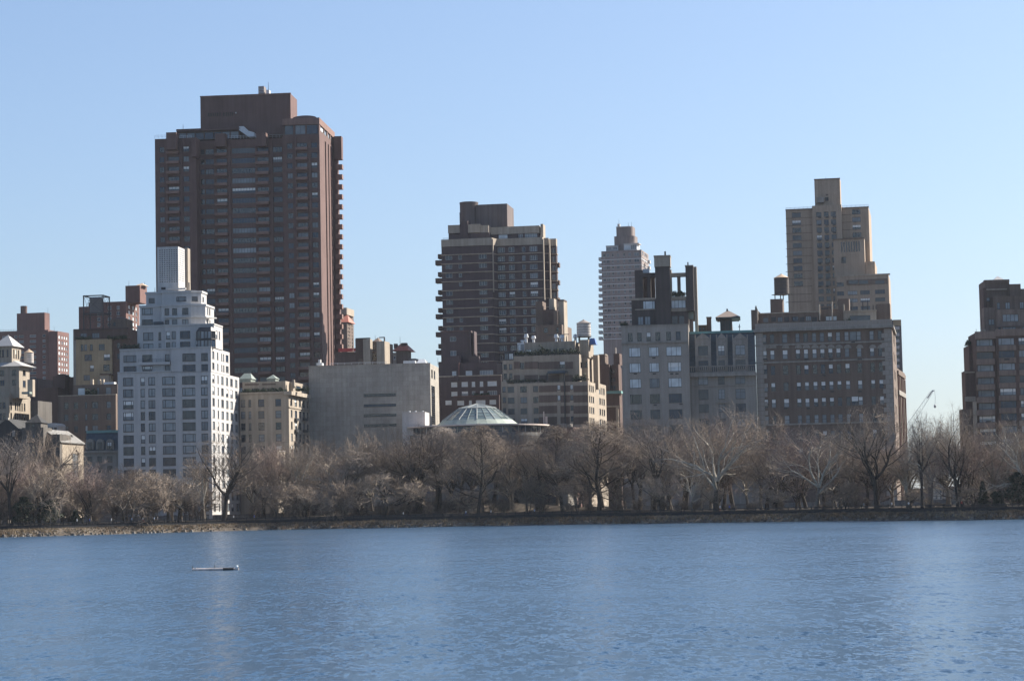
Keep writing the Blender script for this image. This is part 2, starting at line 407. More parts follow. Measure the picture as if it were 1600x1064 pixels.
def ground_mat():
    mt, N, L, p = _new('park_ground')
    tc = N.new('ShaderNodeTexCoord'); n = N.new('ShaderNodeTexNoise'); n.inputs['Scale'].default_value = .25; n.inputs['Detail'].default_value = 9; n.inputs['Roughness'].default_value = .7; L.new(tc.outputs['Object'], n.inputs['Vector'])
    cr = N.new('ShaderNodeValToRGB'); e = cr.color_ramp.elements; e[0].position = .32; e[0].color = (.07,.055,.042,1); e[1].position = .68; e[1].color = (.135,.112,.095,1); k = cr.color_ramp.elements.new(.5); k.color = (.10,.084,.068,1)
    L.new(n.outputs[0], cr.inputs[0]); L.new(cr.outputs[0], p.inputs['Base Color']); p.inputs['Roughness'].default_value = .95; p.inputs['Specular IOR Level'].default_value = .1; return mt
def strip_mesh(name, mat, offs, xs, dz=0.0, bumpy=0.0, smooth=True):
    V, F_ = [], []
    for x in xs:
        for o in offs:
            y = shore(x)+o+(wob(x) if o < 5 else 0); z = ground_z(x, o)+dz
            if bumpy: z += bumpy*(mnoise.noise((x*.7, o*.7, 3))+.5*mnoise.noise((x*2, o*2, 8)))
            V.append((x, y, z))
    n = len(offs)
    for i in range(len(xs)-1):
        for j in range(n-1): F_.append((i*n+j, (i+1)*n+j, (i+1)*n+j+1, i*n+j+1))
    me = bpy.data.meshes.new(name); me.from_pydata(V, [], F_); me.materials.append(mat)
    return link(name, me)
GM = ground_mat()
tag(strip_mesh('ground', GM, [-6,-2,0,1.5,3,4.5,6.5,7.7,8.0,14,18,22,26,30,34,38,45,55,65,75,100,200,600,2500,9000], [-3000,-1200,-600]+[-420+6*i for i in range(126)]+[600,1200,3000]), 'brown winter park ground rising behind the reservoir', kind='structure')
PATHM = plain('gravel_path', (.20,.17,.14), .95, 0, .2, .1, 3)
tag(strip_mesh('path', PATHM, [8.6,12.2], [-300+6*i for i in range(100)], .012), 'gravel running path along the fence', kind='structure')

# dry grass and stones of the bank
GRASSC = [plain('dry_grass_%s' % n, c, .9, 0, .25, .1) for n, c in (('straw',(.26,.20,.13)),('rust',(.21,.145,.09)),('dull',(.15,.12,.085)),('umber',(.085,.07,.052)))]  # four dry grass tones, mixed by noise and chance
STONEM = [wallmat('bank_stone', (.20,.175,.15), .2), wallmat('bank_stone_dark', (.10,.09,.08), .2), wallmat('bank_stone_pale', (.20,.18,.15), .15)]
def bank():
    mg, ms = MB(), MB()
    x = -150.0
    while x < 150:
        dens = .35+.65*max(0, min(1, .5+1.6*mnoise.noise((x*.06, 0, 5))))
        for _ in range(int(16*dens)+7):
            o = random.uniform(.4, 7.2); xx = x+random.random(); y = shore(xx)+o+(wob(xx) if o < 5 else 0); z = ground_z(xx, o)
            h = random.uniform(.3, .85)*(1 if o > 1.2 else .6)*(1 if o < 5.2 else .4); k = mnoise.noise((xx*.09, o*.1, 1))
            g = GRASSC[0] if k > .12 and random.random() < .8 else GRASSC[1] if random.random() < .45 else GRASSC[2] if random.random() < .6 else GRASSC[3]
            for q in range(5):
                a = random.uniform(0, 6.28); lx, ly = random.gauss(0,.35), random.gauss(0,.35); w_ = random.uniform(.05,.11)
                bx, by = xx+random.gauss(0,.2), y+random.gauss(0,.2); c, s_ = math.cos(a)*w_, math.sin(a)*w_
                P3 = [(bx+c,by+s_,z-.05),(bx-c,by-s_,z-.05),(bx+s_,by-c,z-.05)]
                tip = (bx+lx,by+ly,z+h)
                mg.face([P3[0],P3[1],tip], g); mg.face([P3[1],P3[2],tip], g); mg.face([P3[2],P3[0],tip], g)
        for _ in range(3 if random.random() < .75 else 6):
            o = random.uniform(-.2, 3.6); xx = x+random.random(); y = shore(xx)+o+wob(xx); z = ground_z(xx, o); r = random.uniform(.15,.55)*(1.2 if o < 1.5 else .8); m_ = random.choice([STONEM[0],STONEM[0],STONEM[1],STONEM[2]])
            pts = [(math.cos(t*1.257+.3)*r*random.uniform(.7,1.25), math.sin(t*1.257+.3)*r*random.uniform(.6,1)) for t in range(5)]
            h = r*random.uniform(.4,.9); n = len(ms.v); base = [(xx+p[0], y+p[1], z-.25) for p in pts]; top = [(xx+p[0]*.72, y+p[1]*.72, z+h*random.uniform(.75,1.1)) for p in pts]
            for i in range(5): j = (i+1) % 5; ms.face([base[i],base[j],top[j],top[i]], m_)
            ms.face(top, m_)
        x += 1.0
    tag(link('bank_grass', mg.mesh('bank_grass')), 'dry straw coloured grass on the reservoir bank', kind='stuff')
    tag(link('bank_stones', ms.mesh('bank_stones')), 'rough stones along the waterline of the bank', kind='stuff')
bank()

# ------------------------------------------------------------------ reservoir fence
def fence():
    FM = plain('fence_paint', (.012,.013,.017), .5); KM = wallmat('kerb_stone', (.03,.031,.035), .25)
    root = empty('reservoir_fence', (0, shore(0)+7.3, 2.0), label='long dark steel picket fence on a low stone kerb along the reservoir path', cat='fence')
    o0 = Vector((0, shore(0)+7.3, 2.0)); P_ = lambda x: Vector((x, shore(x)+7.3, ground_z(x, 7.3))) - o0
    xs = [-168+2.4*i for i in range(131)]
    post = MB(); post.box(-.07,.07,-.07,.07,-.3,1.5,FM); post.box(-.1,.1,-.1,.1,1.501,1.56,FM); pm = post.mesh('post')
    pk = MB(); ck = MB(); rl = [MB(), MB()]
    for i, x in enumerate(xs):
        p = P_(x)
        if i < 130:
            link('post', pm, root, p); q = P_(xs[i+1]); d = q-p
            for k in range(1, 23):
                c = p+d*(k/23); pk.box(c.x-.034, c.x+.034, c.y-.02, c.y+.02, c.z+.43, c.z+1.42, FM)
            for mb_, za, zb in ((rl[0],1.24,1.34),(rl[1],.46,.56)):
                mb_.prism([(p.x,p.y-.035),(q.x,q.y-.035),(q.x,q.y+.035),(p.x,p.y+.035)], p.z+za, p.z+zb, FM)
            ck.prism([(p.x,p.y-.25),(q.x,q.y-.25),(q.x,q.y+.25),(p.x,p.y+.25)], p.z-.7, p.z+.42, KM)
    rw = MB()
    for i in range(130):
        p, q = Vector((xs[i], shore(xs[i])+7.95, 0)), Vector((xs[i+1], shore(xs[i+1])+7.95, 0)); rw.prism([(p.x,p.y-.3),(q.x,q.y-.3),(q.x,q.y+.35),(p.x,p.y+.35)], 1.2, 2.66+.05*math.sin(i*.7), KM)
    tag(link('retaining_wall', rw.mesh('retaining_wall')), 'dark stone retaining wall holding the path behind the steel fence', 'wall')
    tag(link('picket', pk.mesh('picket'), root), kind='stuff'); link('rail', rl[0].mesh('rail'), root); link('rail', rl[1].mesh('rail'), root); link('kerb', ck.mesh('kerb'), root)
fence()
# park wall along the avenue
def park_wall():
    W_ = wallmat('park_wall_stone', (.20,.18,.165), .2, brick=(1.2,.5,.03,.7))
    mb = MB()
    for i in range(60):
        x = -180+6*i; z = gz(x, 644); mb.box(x, x+5.98, 644, 644.6, z-.5, z+1.3, W_); mb.box(x-.01, x+5.99, 643.9, 644.7, z+1.301, z+1.45, W_)
    tag(link('park_wall', mb.mesh('park_wall')), 'low rough stone park wall behind the trees', 'wall')
    mb = MB()
    AS = plain('asphalt', (.05,.05,.052), .9); mb.box(-260, 260, 647, 654, 1.0, 3.05, AS)
    tag(link('road', mb.mesh('road')), 'avenue roadway behind the park wall', kind='structure')
park_wall()
# ================================================================== BUILDINGS
C1, C2, C3, C4, C5 = (0,420,3.545), (170,370,3.668), (230,120,3.8), (230,330,3.939), (360,460,4.091)
C6, C7, C8, C9, C10 = (670,300,4.091), (670,480,4.835), (920,330,5.6), (960,480,5.321), (1160,260,4.092)
C11, C12, C13, C14, C16, C17 = (1160,470,4.626), (1400,410,3.545), (0,620,4.0), (620,610,5.714), (1360,480,4.836), (0,500,4.436)
WHITE = wallmat('white_painted_brick', (0.43, 0.415, 0.405), 0.10, 0.7, 0.12)
WHITE2 = wallmat('white_trim', (0.42, 0.41, 0.40), 0.06, 0.7, 0.1)
TOWER = wallmat('red_brown_brick', (0.125, 0.077, 0.069), 0.14, 0.85, 0.16)
CONC = wallmat('brown_concrete', (0.20, 0.125, 0.105), 0.1, 0.85, 0.2)
TAN = wallmat('tan_limestone', (0.335, 0.285, 0.23), 0.12, 0.85, 0.2)
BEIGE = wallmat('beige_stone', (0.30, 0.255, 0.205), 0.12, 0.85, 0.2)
OCHRE = wallmat('ochre_brick', (0.31, 0.24, 0.155), 0.13, 0.85, 0.2)
BROWN = wallmat('brown_brick', (0.145, 0.108, 0.088), 0.14, 0.85, 0.2)
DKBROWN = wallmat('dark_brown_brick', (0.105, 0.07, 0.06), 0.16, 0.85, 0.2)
RED = wallmat('red_brick', (0.15, 0.084, 0.074), 0.14, 0.85, 0.18)
PURPLE = wallmat('plum_brick', (0.08, 0.058, 0.061), 0.14, 0.85, 0.15)
LIME = wallmat('grey_limestone', (0.30, 0.27, 0.24), 0.10, 0.85, 0.16)
LIME2 = wallmat('weathered_limestone', (0.26, 0.24, 0.215), 0.14, 0.85, 0.22)
PANEL = wallmat('limestone_panels', (0.325, 0.298, 0.262), 0.17, 0.8, 0.14, brick=(2.1, 1.5, 0.04, 0.8))
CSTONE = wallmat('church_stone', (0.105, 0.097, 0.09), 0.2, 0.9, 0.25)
GREYB = wallmat('grey_brick', (0.30, 0.255, 0.235), 0.1, 0.85, 0.15)
SAND = wallmat('sand_brick', (0.33, 0.26, 0.20), 0.12, 0.85, 0.18)
SLATE = wallmat('slate_roof', (0.19, 0.185, 0.18), 0.12, 0.6, 0.1)
TEALM = plain('mansard_tiles', (0.035, 0.06, 0.085), 0.5, 0, 0.25, 0.5, 1.2)
COPPER = plain('verdigris_copper', (0.13, 0.27, 0.26), 0.6, 0, 0.2, 0.4, 0.8)
PALECOP = plain('pale_verdigris', (0.24, 0.28, 0.25), 0.6, 0, 0.2, 0.4, 0.6)
REDROOF = plain('red_tile_roof', (0.33, 0.11, 0.075), 0.7, 0, 0.2)
WOOD = plain('tank_cedar', (0.26, 0.20, 0.155), 0.8, 0, 0.25, 0.2, 1.5)
TANKW = plain('pale_tank_staves', (0.50, 0.46, 0.43), 0.75, 0, 0.15, 0.2, 1.5)
TANROOF = plain('tank_roof_felt', (0.45, 0.33, 0.23), 0.8, 0, 0.15)
LEADROOF = plain('lead_roof', (0.36, 0.35, 0.34), 0.55, 0, 0.12)
TARP = plain('blue_tarpaulin', (0.07, 0.15, 0.36), 0.6)
REDP = plain('red_netting', (0.5, 0.07, 0.06), 0.7)
HEDGE = plain('planter_greenery', (0.035, 0.05, 0.03), 0.9, 0, 0.4)
METALW = plain('pale_metal', (0.55, 0.56, 0.57), 0.5)

def pyramid(b, part, mat, xa, xb, yt, ye, d0, d1, own=True, ridge=0.0, over=0.0):
    x0, zt = b.F(xa, ye, d0)[0]-over, b.F((xa+xb)/2, yt, (d0+d1)/2)[1]; x1 = b.F(xb, ye, d0)[0]+over
    ze = b.F((xa+xb)/2, ye, d0)[1]; xm, ym = (x0+x1)/2, (d0+d1)/2; d0 -= over; d1 += over
    k = ridge*(x1-x0)/2
    mb = b.mb(part, own)
    A, B_, C_, D_ = (x0,d0,ze), (x1,d0,ze), (x1,d1,ze), (x0,d1,ze)
    L_, R_ = (xm-k, ym, zt), (xm+k, ym, zt)
    if k > 0:
        mb.face([A,B_,R_,L_], mat); mb.face([C_,D_,L_,R_], mat); mb.face([B_,C_,R_], mat); mb.face([D_,A,L_], mat)
    else:
        for p, q in ((A,B_),(B_,C_),(C_,D_),(D_,A)): mb.face([p,q,L_], mat)
    mb.face([D_,C_,B_,A], mat)
def planting(b, xa, xb, yt, yb, d, n=60):
    """terrace greenery: small leaf clumps along a parapet"""
    x0, x1 = b.F(xa, yb, d)[0], b.F(xb, yb, d)[0]; z0, z1 = b.F(xa, yb, d)[1], b.F(xa, yt, d)[1]
    mb = MB()
    for i in range(n):
        x = random.uniform(x0, x1); h = (z1-z0)*(0.35+0.65*abs(math.sin(x*1.3+d))*random.random())
        for j in range(5):
            c = Vector((x+random.gauss(0,.25), d+random.gauss(0,.3), z0+random.uniform(0, h))); r = 0.22
            t = [Vector((random.gauss(0,r), random.gauss(0,r), random.gauss(0,r))) for _ in range(4)]
            for f in ((0,1,2),(0,2,3),(0,3,1),(1,3,2)): mb.face([c+t[q] for q in f], HEDGE)
    tag(link('planting', mb.mesh('planting'), b.root), kind='stuff')
def railing(b, xa, xb, yt, yb, d, step=1.4, mat=None, back=None):
    mat = mat or STEEL
    x0, x1 = b.F(xa, yt, d)[0], b.F(xb, yt, d)[0]; z1, z0 = b.F((xa+xb)/2, yt, d)[1], b.F((xa+xb)/2, yb, d)[1]
    mb = b.mb('railing', True)
    mb.box(x0, x1, d, d+.06, z1-.07, z1, mat); mb.box(x0, x1, d+.005, d+.055, (z0+z1)/2-.03, (z0+z1)/2+.03, mat)
    n = max(2, int((x1-x0)/step))
    for i in range(n+1):
        x = x0+(x1-x0)*i/n; mb.box(x-.03, x+.03, d+.01, d+.05, z0, z1-.071, mat)
def antenna(b, cx, yt, yb, d, r=.08, mat=None):
    x, z1 = b.F(cx, yt, d); z0 = b.F(cx, yb, d)[1]
    b.mb('antenna', True).tube((x, d, z0-.3), (x, d, z1), r, r*.5, mat or STEEL, 5)

# ---------------------------------------------------------------- far left: red tower
b = Bld('apartment_tower', 'dark red brick tower at the far left with a sunlit wing of small pale windows', 'tower', C1, 200, 1150, 12, mix='far', frame=WHITEFRAME, stuffwin=True)
cols = [(-60,-42),(-25,-5),(12,36),(80,96),(105,132),(165,200),(236,252)]
b.box('wall', RED, -260, 266, 348, fw=b.grid(cols, rows(366,29.2,9,13), 180, 450))
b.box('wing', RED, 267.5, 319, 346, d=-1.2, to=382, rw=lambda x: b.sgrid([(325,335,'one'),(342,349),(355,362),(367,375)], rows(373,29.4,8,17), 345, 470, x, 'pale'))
b.box('penthouse', RED, 93, 247, 245, 352, d=4, to=275)
x, z1 = b.F(132, 207, 8); z0 = b.F(132, 250, 8)[1]; r = (b.F(150,207,8)[0]-b.F(116,207,8)[0])/2
b.mb('roof_tank', True).lathe([(r,z0-1),(r,z1)], DKBROWN, 12, x, 8)
railing(b, -40, 90, 338, 349, 1); antenna(b, 265, 215, 250, 6); antenna(b, 300, 318, 348, 3)
b.finish()

# ---------------------------------------------------------------- old beige building with pyramid roof
b = Bld('apartment_house', 'old beige stone building at the left edge under a pale pyramid roof', 'building', C17, 40, 712, 10, frame=BROWNFRAME, mix='dark')
b.box('wall', BEIGE, -230, 62, 528, d=0, to=212, fw=b.grid([(-2,12,'dh'),(18,38,'dh')], [(570,612),(645,690)], 15, 600),
      rw=lambda x: b.sgrid([(72,83,'dh'),(103,113),(119,127),(134,142),(149,157),(166,176,'dh')], [(574,626),(648,698)], 130, 600, x))
for i in range(8):
    xs = 70+i*18
    y0, z = b.S(xs, 516, b.F(62,528,0)[0]); y1 = b.S(xs+10, 516, b.F(62,528,0)[0])[0]
    x1 = b.F(62,528,0)[0]; zt = b.S(62, 528, x1)[1]
    b.mb('battlement', True).box(x1-.8, x1-.002, y0, y1, zt-.3, zt+1.1, BEIGE)
b.box('wall', BEIGE, -230, 132, 326, 545, d=2.5, to=205, fw=b.grid([(0,30,'two'),(82,112,'two')], [(345,385),(415,452)], 90, 400, 2.5),
      rw=lambda x: b.sgrid([(158,178,'two')], [(348,386),(420,466)], 168, 400, x))
b.slab('cornice', TAN, -230, 134, 322, 331, 2.2, 3.0, to=209)
pyramid(b, 'skirt_roof', LEADROOF, -140, 160, 262, 322, 2.0, 13.5)
b.box('belvedere', BEIGE, -42, 82, 182, 300, d=4.5, to=146, fw=b.grid([(-4,6),(14,26),(46,58)], [(205,255)], 40, 230, 4.5), rw=lambda x: b.sgrid([(92,100),(108,116),(124,132)], [(205,265)], 110, 230, x))
pyramid(b, 'roof', LEADROOF, -44, 84, 104, 182, 4.2, 12.8, over=.5)
antenna(b, 65, 96, 112, 8.5, .15)
b.box('rear_wing', CSTONE, 210, 262, 560, d=8, dep=12); b.box('terrace_block', TAN, 190, 226, 412, 530, d=3, to=236); b.slab('awning', PALECOP, 150, 205, 497, 512, -.5, 1.5)
b.finish()

def water_tank(name, label, crop, cx, rpx, yt, yb, yroof, Y, tankmat=WOOD, roofmat=TANROOF, ylegs=None, group='rooftop water tanks', ov=1.08, legs=4):
    """wooden roof tank: staved drum with hoops, conical roof, steel legs"""
    P = lambda x, y: at_depth(crop[0]+x/crop[2], crop[1]+y/crop[2], Y)
    c = P(cx, yb); r = (P(cx+rpx, yb)-c).x; zt = P(cx, yt).z; zr = P(cx, yroof).z
    zl = P(cx, ylegs).z if ylegs else c.z-0.8
    root = empty(name, (c.x, Y, zl), random.uniform(0, .7), label=label, cat='water tank', group=group)
    z0, z1, z2 = c.z-zl, zt-zl, zr-zl
    mb = MB(); mb.lathe([(r*1.01, z0), (r, z1)], tankmat, 28); link('tank', mb.mesh('tank'), root)
    for i in range(5):
        z = z0+(z1-z0)*(i+.5)/5; mb = MB(); mb.lathe([(r*1.012+.02, z-.05), (r*1.012+.02, z+.05)], STEEL, 28); link('hoop', mb.mesh('hoop'), root)
    mb = MB(); mb.lathe([(r*ov, z1), (r*.12, z2-.15*(z2-z1)), (r*.05, z2)], roofmat, 28); link('roof', mb.mesh('roof'), root)
    mb = MB(); mb.box(-r, r, -r, r, z0-.18, z0-.02, STEEL); link('platform', mb.mesh('platform'), root)
    for i in range(legs):
        a = math.pi/4+i*math.pi/2; mb = MB(); mb.tube((r*.95*math.cos(a), r*.95*math.sin(a), -1.2), (r*.95*math.cos(a), r*.95*math.sin(a), z0-.18), .16, .16, STEEL, 6); link('leg', mb.mesh('leg'), root)
    return root, r, z0, z1
water_tank('water_tank', 'pale round water tank under a tan cone roof beside the pyramid roofs', C17, 200, 33, 226, 300, 200, 726, TANKW, TANROOF, 330)

# ---------------------------------------------------------------- dark block between
b = Bld('apartment_house', 'dark unlit brown block squeezed between the beige house and the ochre building', 'building', C17, 300, 765, 8, mix='dark')
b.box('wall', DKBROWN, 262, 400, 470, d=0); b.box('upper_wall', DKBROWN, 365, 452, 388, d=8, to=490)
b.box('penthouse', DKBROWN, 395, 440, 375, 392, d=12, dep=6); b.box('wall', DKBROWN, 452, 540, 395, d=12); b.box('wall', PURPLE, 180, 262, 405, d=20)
b.finish()

# ---------------------------------------------------------------- red tower behind the tank cage
b = Bld('apartment_tower', 'red brick tower behind the caged roof tank with sunlit right side', 'tower', C1, 600, 930, 9, mix='far', frame=WHITEFRAME, stuffwin=True)
b.box('wall', RED, 490, 697, 184, to=772, fw=b.grid([(538,556,'two'),(596,617,'two'),(646,664,'two')], rows(207,30.5,5,21), 600, 240),
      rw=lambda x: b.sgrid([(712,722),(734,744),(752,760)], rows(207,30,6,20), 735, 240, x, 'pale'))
b.box('side_wing', RED, 436, 490, 210, d=3)
b.crop = C2
b.box('penthouse', RED, 95, 178, 280, 378, d=4, to=218); pyramid(b, 'hatch_roof', TANROOF, 150, 205, 266, 280, 6, 12)
antenna(b, 115, 252, 280, 8); antenna(b, 205, 258, 280, 9)
b.finish()

# ---------------------------------------------------------------- ochre building
b = Bld('apartment_house', 'ochre brick building with small dark windows below the caged roof tank', 'building', C1, 520, 756, 6, mix='std')
wl = b.grid([(447,463),(466,482),(498,514,'dh'),(547,580,'dh'),(604,618)], [(418,452)], 520, 430) + b.grid([(468,508,'two'),(574,610,'two')], [(474,508)], 520, 490) + b.grid([(498,520,'dh'),(572,607,'dh')], [(533,566)], 520, 550) + b.grid([(463,498,'two'),(574,600,'dh')], [(587,616)], 520, 600)
b.box('wall', OCHRE, 420, 619, 390, fw=wl)
b.box('wall', DKBROWN, 619, 720, 388, d=.8, fw=b.grid([(648,665)], [(410,440),(470,500)], 650, 430, .8))
b.box('penthouse', DKBROWN, 410, 706, 333, 392, d=3, fw=b.grid([(445,480,'two'),(509,550,'n3')], [(357,383)], 500, 370, 3, 'pale'))
b.box('side_wall', LIME, 405, 420, 336, d=6); b.slab('roof_edge', PURPLE, 408, 708, 330, 336, 2.7, 4)
b.box('stair_house', BROWN, 612, 700, 278, 336, d=8, dep=8, fw=b.grid([(625,640)], [(295,315)], 640, 300, 8)); pyramid(b, 'stair_roof', DKBROWN, 612, 700, 264, 280, 8, 16)
b.box('bulkhead', TAN, 555, 602, 585, 640, d=-3, to=621); b.slab('bulkhead_roof', DKBROWN, 552, 612, 580, 587, -3.3, 1)
planting(b, 420, 500, 374, 390, .3, 40); planting(b, 600, 700, 368, 390, .3, 60)
b.finish()

# roof tank in its steel cage
def caged_tank():
    P = lambda x, y: at_depth(C1[0]+x/C1[2], C1[1]+y/C1[2], 762)
    x0, x1 = P(480,300).x, P(591,300).x; zb, zt, zm = P(535,330).z, P(535,153).z, P(535,250).z
    c = (x0+x1)/2; h = (x1-x0)/2
    root = empty('water_tank', (c, 762, zb-.5), R(-8), label='grey drum tank inside an open black steel cage on the ochre building', cat='water tank', group='rooftop water tanks')
    zt -= zb-.5; zm -= zb-.5
    for sx in (-1, 1):
        for sy in (-1, 1):
            mb = MB(); mb.box(sx*h-.16, sx*h+.16, sy*h-.16, sy*h+.16, 0, zt, STEEL); link('post', mb.mesh('post'), root)
    for z in (zt, zm):
        mb = MB()
        for q in (-1, 1):
            mb.box(-h-.2, h+.2, q*h-.17, q*h+.17, z-.25, z+.12, STEEL); mb.box(q*h-.165, q*h+.165, -h+.18, h-.18, z-.24, z+.11, STEEL)
        link('ring_beam', mb.mesh('ring_beam'), root)
    for q in (-1, 1):
        for a, b_ in ((zm, zt), (0, zm)):
            for s_ in (-1, 1):
                mb = MB(); mb.tube((-h*s_, q*h, a), (h*s_, q*h, b_), .06, .06, STEEL, 4); mb.tube((q*h, -h*s_, a), (q*h, h*s_, b_), .06, .06, STEEL, 4); link('brace', mb.mesh('brace'), root)
    mb = MB(); mb.lathe([(h*.66, zm+.2), (h*.66, zt-1.0), (h*.5, zt-.55), (h*.1, zt-.35)], plain('grey_tank', (0.12, 0.115, 0.115), 0.7), 24); link('tank', mb.mesh('tank'), root)
caged_tank()

# ---------------------------------------------------------------- brown brick building in front
b = Bld('apartment_house', 'low brown brick building left of the white stepped one with plain sash windows', 'building', C1, 480, 705, 6)
b.box('wall', BROWN, 322, 641, 700, to=651, fw=b.grid([(355,379,'dh'),(409,432,'dh'),(470,484),(509,543,'two'),(590,615,'dh')], rows(738,65.5,4,35), 480, 800, 0, 'std'))
b.slab('coping', TAN, 321, 642, 697, 702, -.2, 1)
b.box('upper_wall', BROWN, 403, 650, 641, 703, d=3, fw=b.grid([(430,470,'one'),(536,550),(584,616,'one')], [(658,698)], 500, 670, 3, 'pale'))
b.slab('skylight', METALW, 575, 632, 627, 640, 3.5, 6); planting(b, 474, 530, 655, 700, 1.5, 40)
for q in (500, 540, 560): b.slab('chimney', TAN, q, q+14, 612, 642, 5, 6.2)
b.finish()

# ---------------------------------------------------------------- church
ROOFD = wallmat('dark_church_roof', (.04,.04,.042), .2)  # shadow over the church roofs put into this dark colour
b = Bld('church', 'dark stone church front with a gable and a pyramid-topped tower, half behind trees', 'church', C17, 200, 668, 5, frame=BROWNFRAME, mix='dark')
xa, ze = b.F(-70, 775, 2); xb = b.F(150, 745, 2)[0]; xm, zp = b.F(48, 682, 2)
b.mb('nave_wall').extr([(xa,-3),(xb,-3),(xb,ze),(xm,zp),(xa,ze)], 2, 22, ROOFD)
b.slab('gable_coping', LIME2, 40, 56, 676, 692, 1.7, 3)
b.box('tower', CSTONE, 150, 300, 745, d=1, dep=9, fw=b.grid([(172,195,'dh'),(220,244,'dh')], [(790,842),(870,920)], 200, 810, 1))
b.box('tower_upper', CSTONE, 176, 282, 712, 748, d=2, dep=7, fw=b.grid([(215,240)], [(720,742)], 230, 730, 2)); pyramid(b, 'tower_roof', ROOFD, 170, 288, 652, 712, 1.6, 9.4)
b.slab('finial', LIME, 85, 100, 765, 806, .6, 1.4); b.box('side_aisle', CSTONE, 300, 414, 792, d=4, dep=12)
b.finish()
b = Bld('church_nave', 'church nave with pale grey slate roof, sunlit cream wall and pointed window', 'church', C17, 414, 672, 9, frame=BROWNFRAME, mix='std')
x1, ze = b.F(416, 838, 0); xm, zp = b.F(306, 758, 0); x0 = 2*xm-x1; dep = b.S(578, 845, x1)[0]
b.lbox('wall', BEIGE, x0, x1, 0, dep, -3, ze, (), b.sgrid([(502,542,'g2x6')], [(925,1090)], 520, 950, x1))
mb = b.mb('gable'); mb.extr([(x0,ze+.002),(x1,ze+.002),(xm,zp-.25)], .02, dep-.02, CSTONE)
mb = b.mb('roof')
for e, sg in ((x0,-1),(x1,1)):
    a = [(xm,-.3,zp+.1),(e+sg*.5,-.3,ze-.25),(e+sg*.5,dep+.3,ze-.25),(xm,dep+.3,zp+.1)]
    mb.face(a if sg > 0 else a[::-1], SLATE); lo = [(p[0],p[1],p[2]-.25) for p in a]; mb.face(lo[::-1] if sg > 0 else lo, SLATE)
    for i in range(4):
        j = (i+1) % 4; mb.face([a[i], lo[i], lo[j], a[j]], SLATE)
# pointed stone hood over the window
ya, za = b.S(498, 925, x1); yb = b.S(546, 925, x1)[0]; ym = (ya+yb)/2; zt = b.S(520, 905, x1)[1]
for p, q in (((x1+.1,ya,za-1),(x1+.1,ya,za)),((x1+.1,ya,za),(x1+.1,(ya+ym)/2-.15,(za*.35+zt*.65))),((x1+.1,(ya+ym)/2-.15,(za*.35+zt*.65)),(x1+.1,ym,zt+.6)),((x1+.1,yb,za-1),(x1+.1,yb,za)),((x1+.1,yb,za),(x1+.1,(yb+ym)/2+.15,(za*.35+zt*.65))),((x1+.1,(yb+ym)/2+.15,(za*.35+zt*.65)),(x1+.1,ym,zt+.6))):
    b.mb('window_hood').tube(p, q, .22, .22, TAN, 6)
for yy in (475, 500, 545):
    y_, z_ = b.S(yy, 815, x1); t = .5; xx = x1+(xm-x1)*t; zz = ze+(zp-ze)*t
    b.mb('roof_vent', True).box(xx-.3, xx+.5, y_, y_+1.0, zz-.2, zz+.55, SLATE)
b.finish()
root = empty('roof_canopy', at_depth(C17[0]+358/C17[2], C17[1]+768/C17[2], 699), R(-12), label='small white barrel-roofed canopy above the church nave roof', cat='canopy')
P = lambda x, y: at_depth(C17[0]+x/C17[2], C17[1]+y/C17[2], 699); h = (P(403,760)-P(312,760)).x/2; hh = P(358,738).z-P(358,768).z; ht = P(358,713).z-P(358,768).z
mb = MB(); mb.box(-h, h, 0, 6, -1.5, hh, WHITE); link('wall', mb.mesh('wall'), root)
mb = MB(); mb.extr([(h*1.05*math.cos(t*math.pi/10), hh+(ht-hh)*math.sin(t*math.pi/10)) for t in range(11)], -.2, 6.2, WHITE); link('barrel_roof', mb.mesh('barrel_roof'), root)
for q in (-.6, 0, .6):
    mb = MB(); mb.box(q*h-.45, q*h+.45, -.05, .0, -.2, hh-.3, G_MID); link('pane', mb.mesh('pane'), root)

# ---------------------------------------------------------------- mansard house
b = Bld('mansard_house', 'narrow house with dark blue mansard roof and three arched dormers', 'house', C13, 630, 662, 5, frame=BROWNFRAME)
x0, x1, _, _, _, z1 = b.box('wall', LIME2, 526, 737, 348, dep=14, fw=b.grid([(546,577,'cross'),(608,639,'cross'),(670,702,'cross')], [(371,410),(432,475)], 625, 390))
b.slab('cornice', LIME2, 523, 739, 334, 349, -.7, 1.0)
zt = b.F(630, 224, 2.5)[1]
mb = b.mb('mansard_roof'); p1 = [(x0+.1,.3),(x1-.1,.3),(x1-.1,13),(x0+.1,13)]; p2 = [(x0+.1,2.3),(x1-.1,2.3),(x1-.1,11),(x0+.1,11)]
mb.prism(p1, z1+.004, zt, TEALM, True, p2)
for i in range(9):      # standing courses of the tiles
    t = (i+1)/10; mb.box(x0+.1, x1-.1, .3+2.0*t-.06, .3+2.0*t+.1, z1+(zt-z1)*t, z1+(zt-z1)*t+.1, TEALM)
b.slab('ridge', COPPER, 540, 737, 209, 225, 2.0, 11.5)
for cx in (562, 625, 686):
    xa, za = b.F(cx-24, 330, .2); xb = b.F(cx+24, 330, .2)[0]; zs = b.F(cx, 290, .2)[1]; ztp = b.F(cx, 262, .2)[1]; mid, hw = (xa+xb)/2, (xb-xa)/2
    arch = [(mid+hw*math.cos(t*math.pi/8), zs+(ztp-zs)*math.sin(t*math.pi/8)) for t in range(9)]
    b.mb('dormer', True).extr([(xa,za),(xb,za)]+arch, .1, 3, LIME2)
    s_ = (b.F(cx+14,300,0)[0]-b.F(cx-14,300,0)[0]); b.wins.append(((mid-s_/2, -.06, za+.15), 0, s_, zs-za+.2, 'cross', 'std', 0))
b.slab('finial', WHITE2, 535, 545, 182, 212, 2, 2.5)
b.finish()

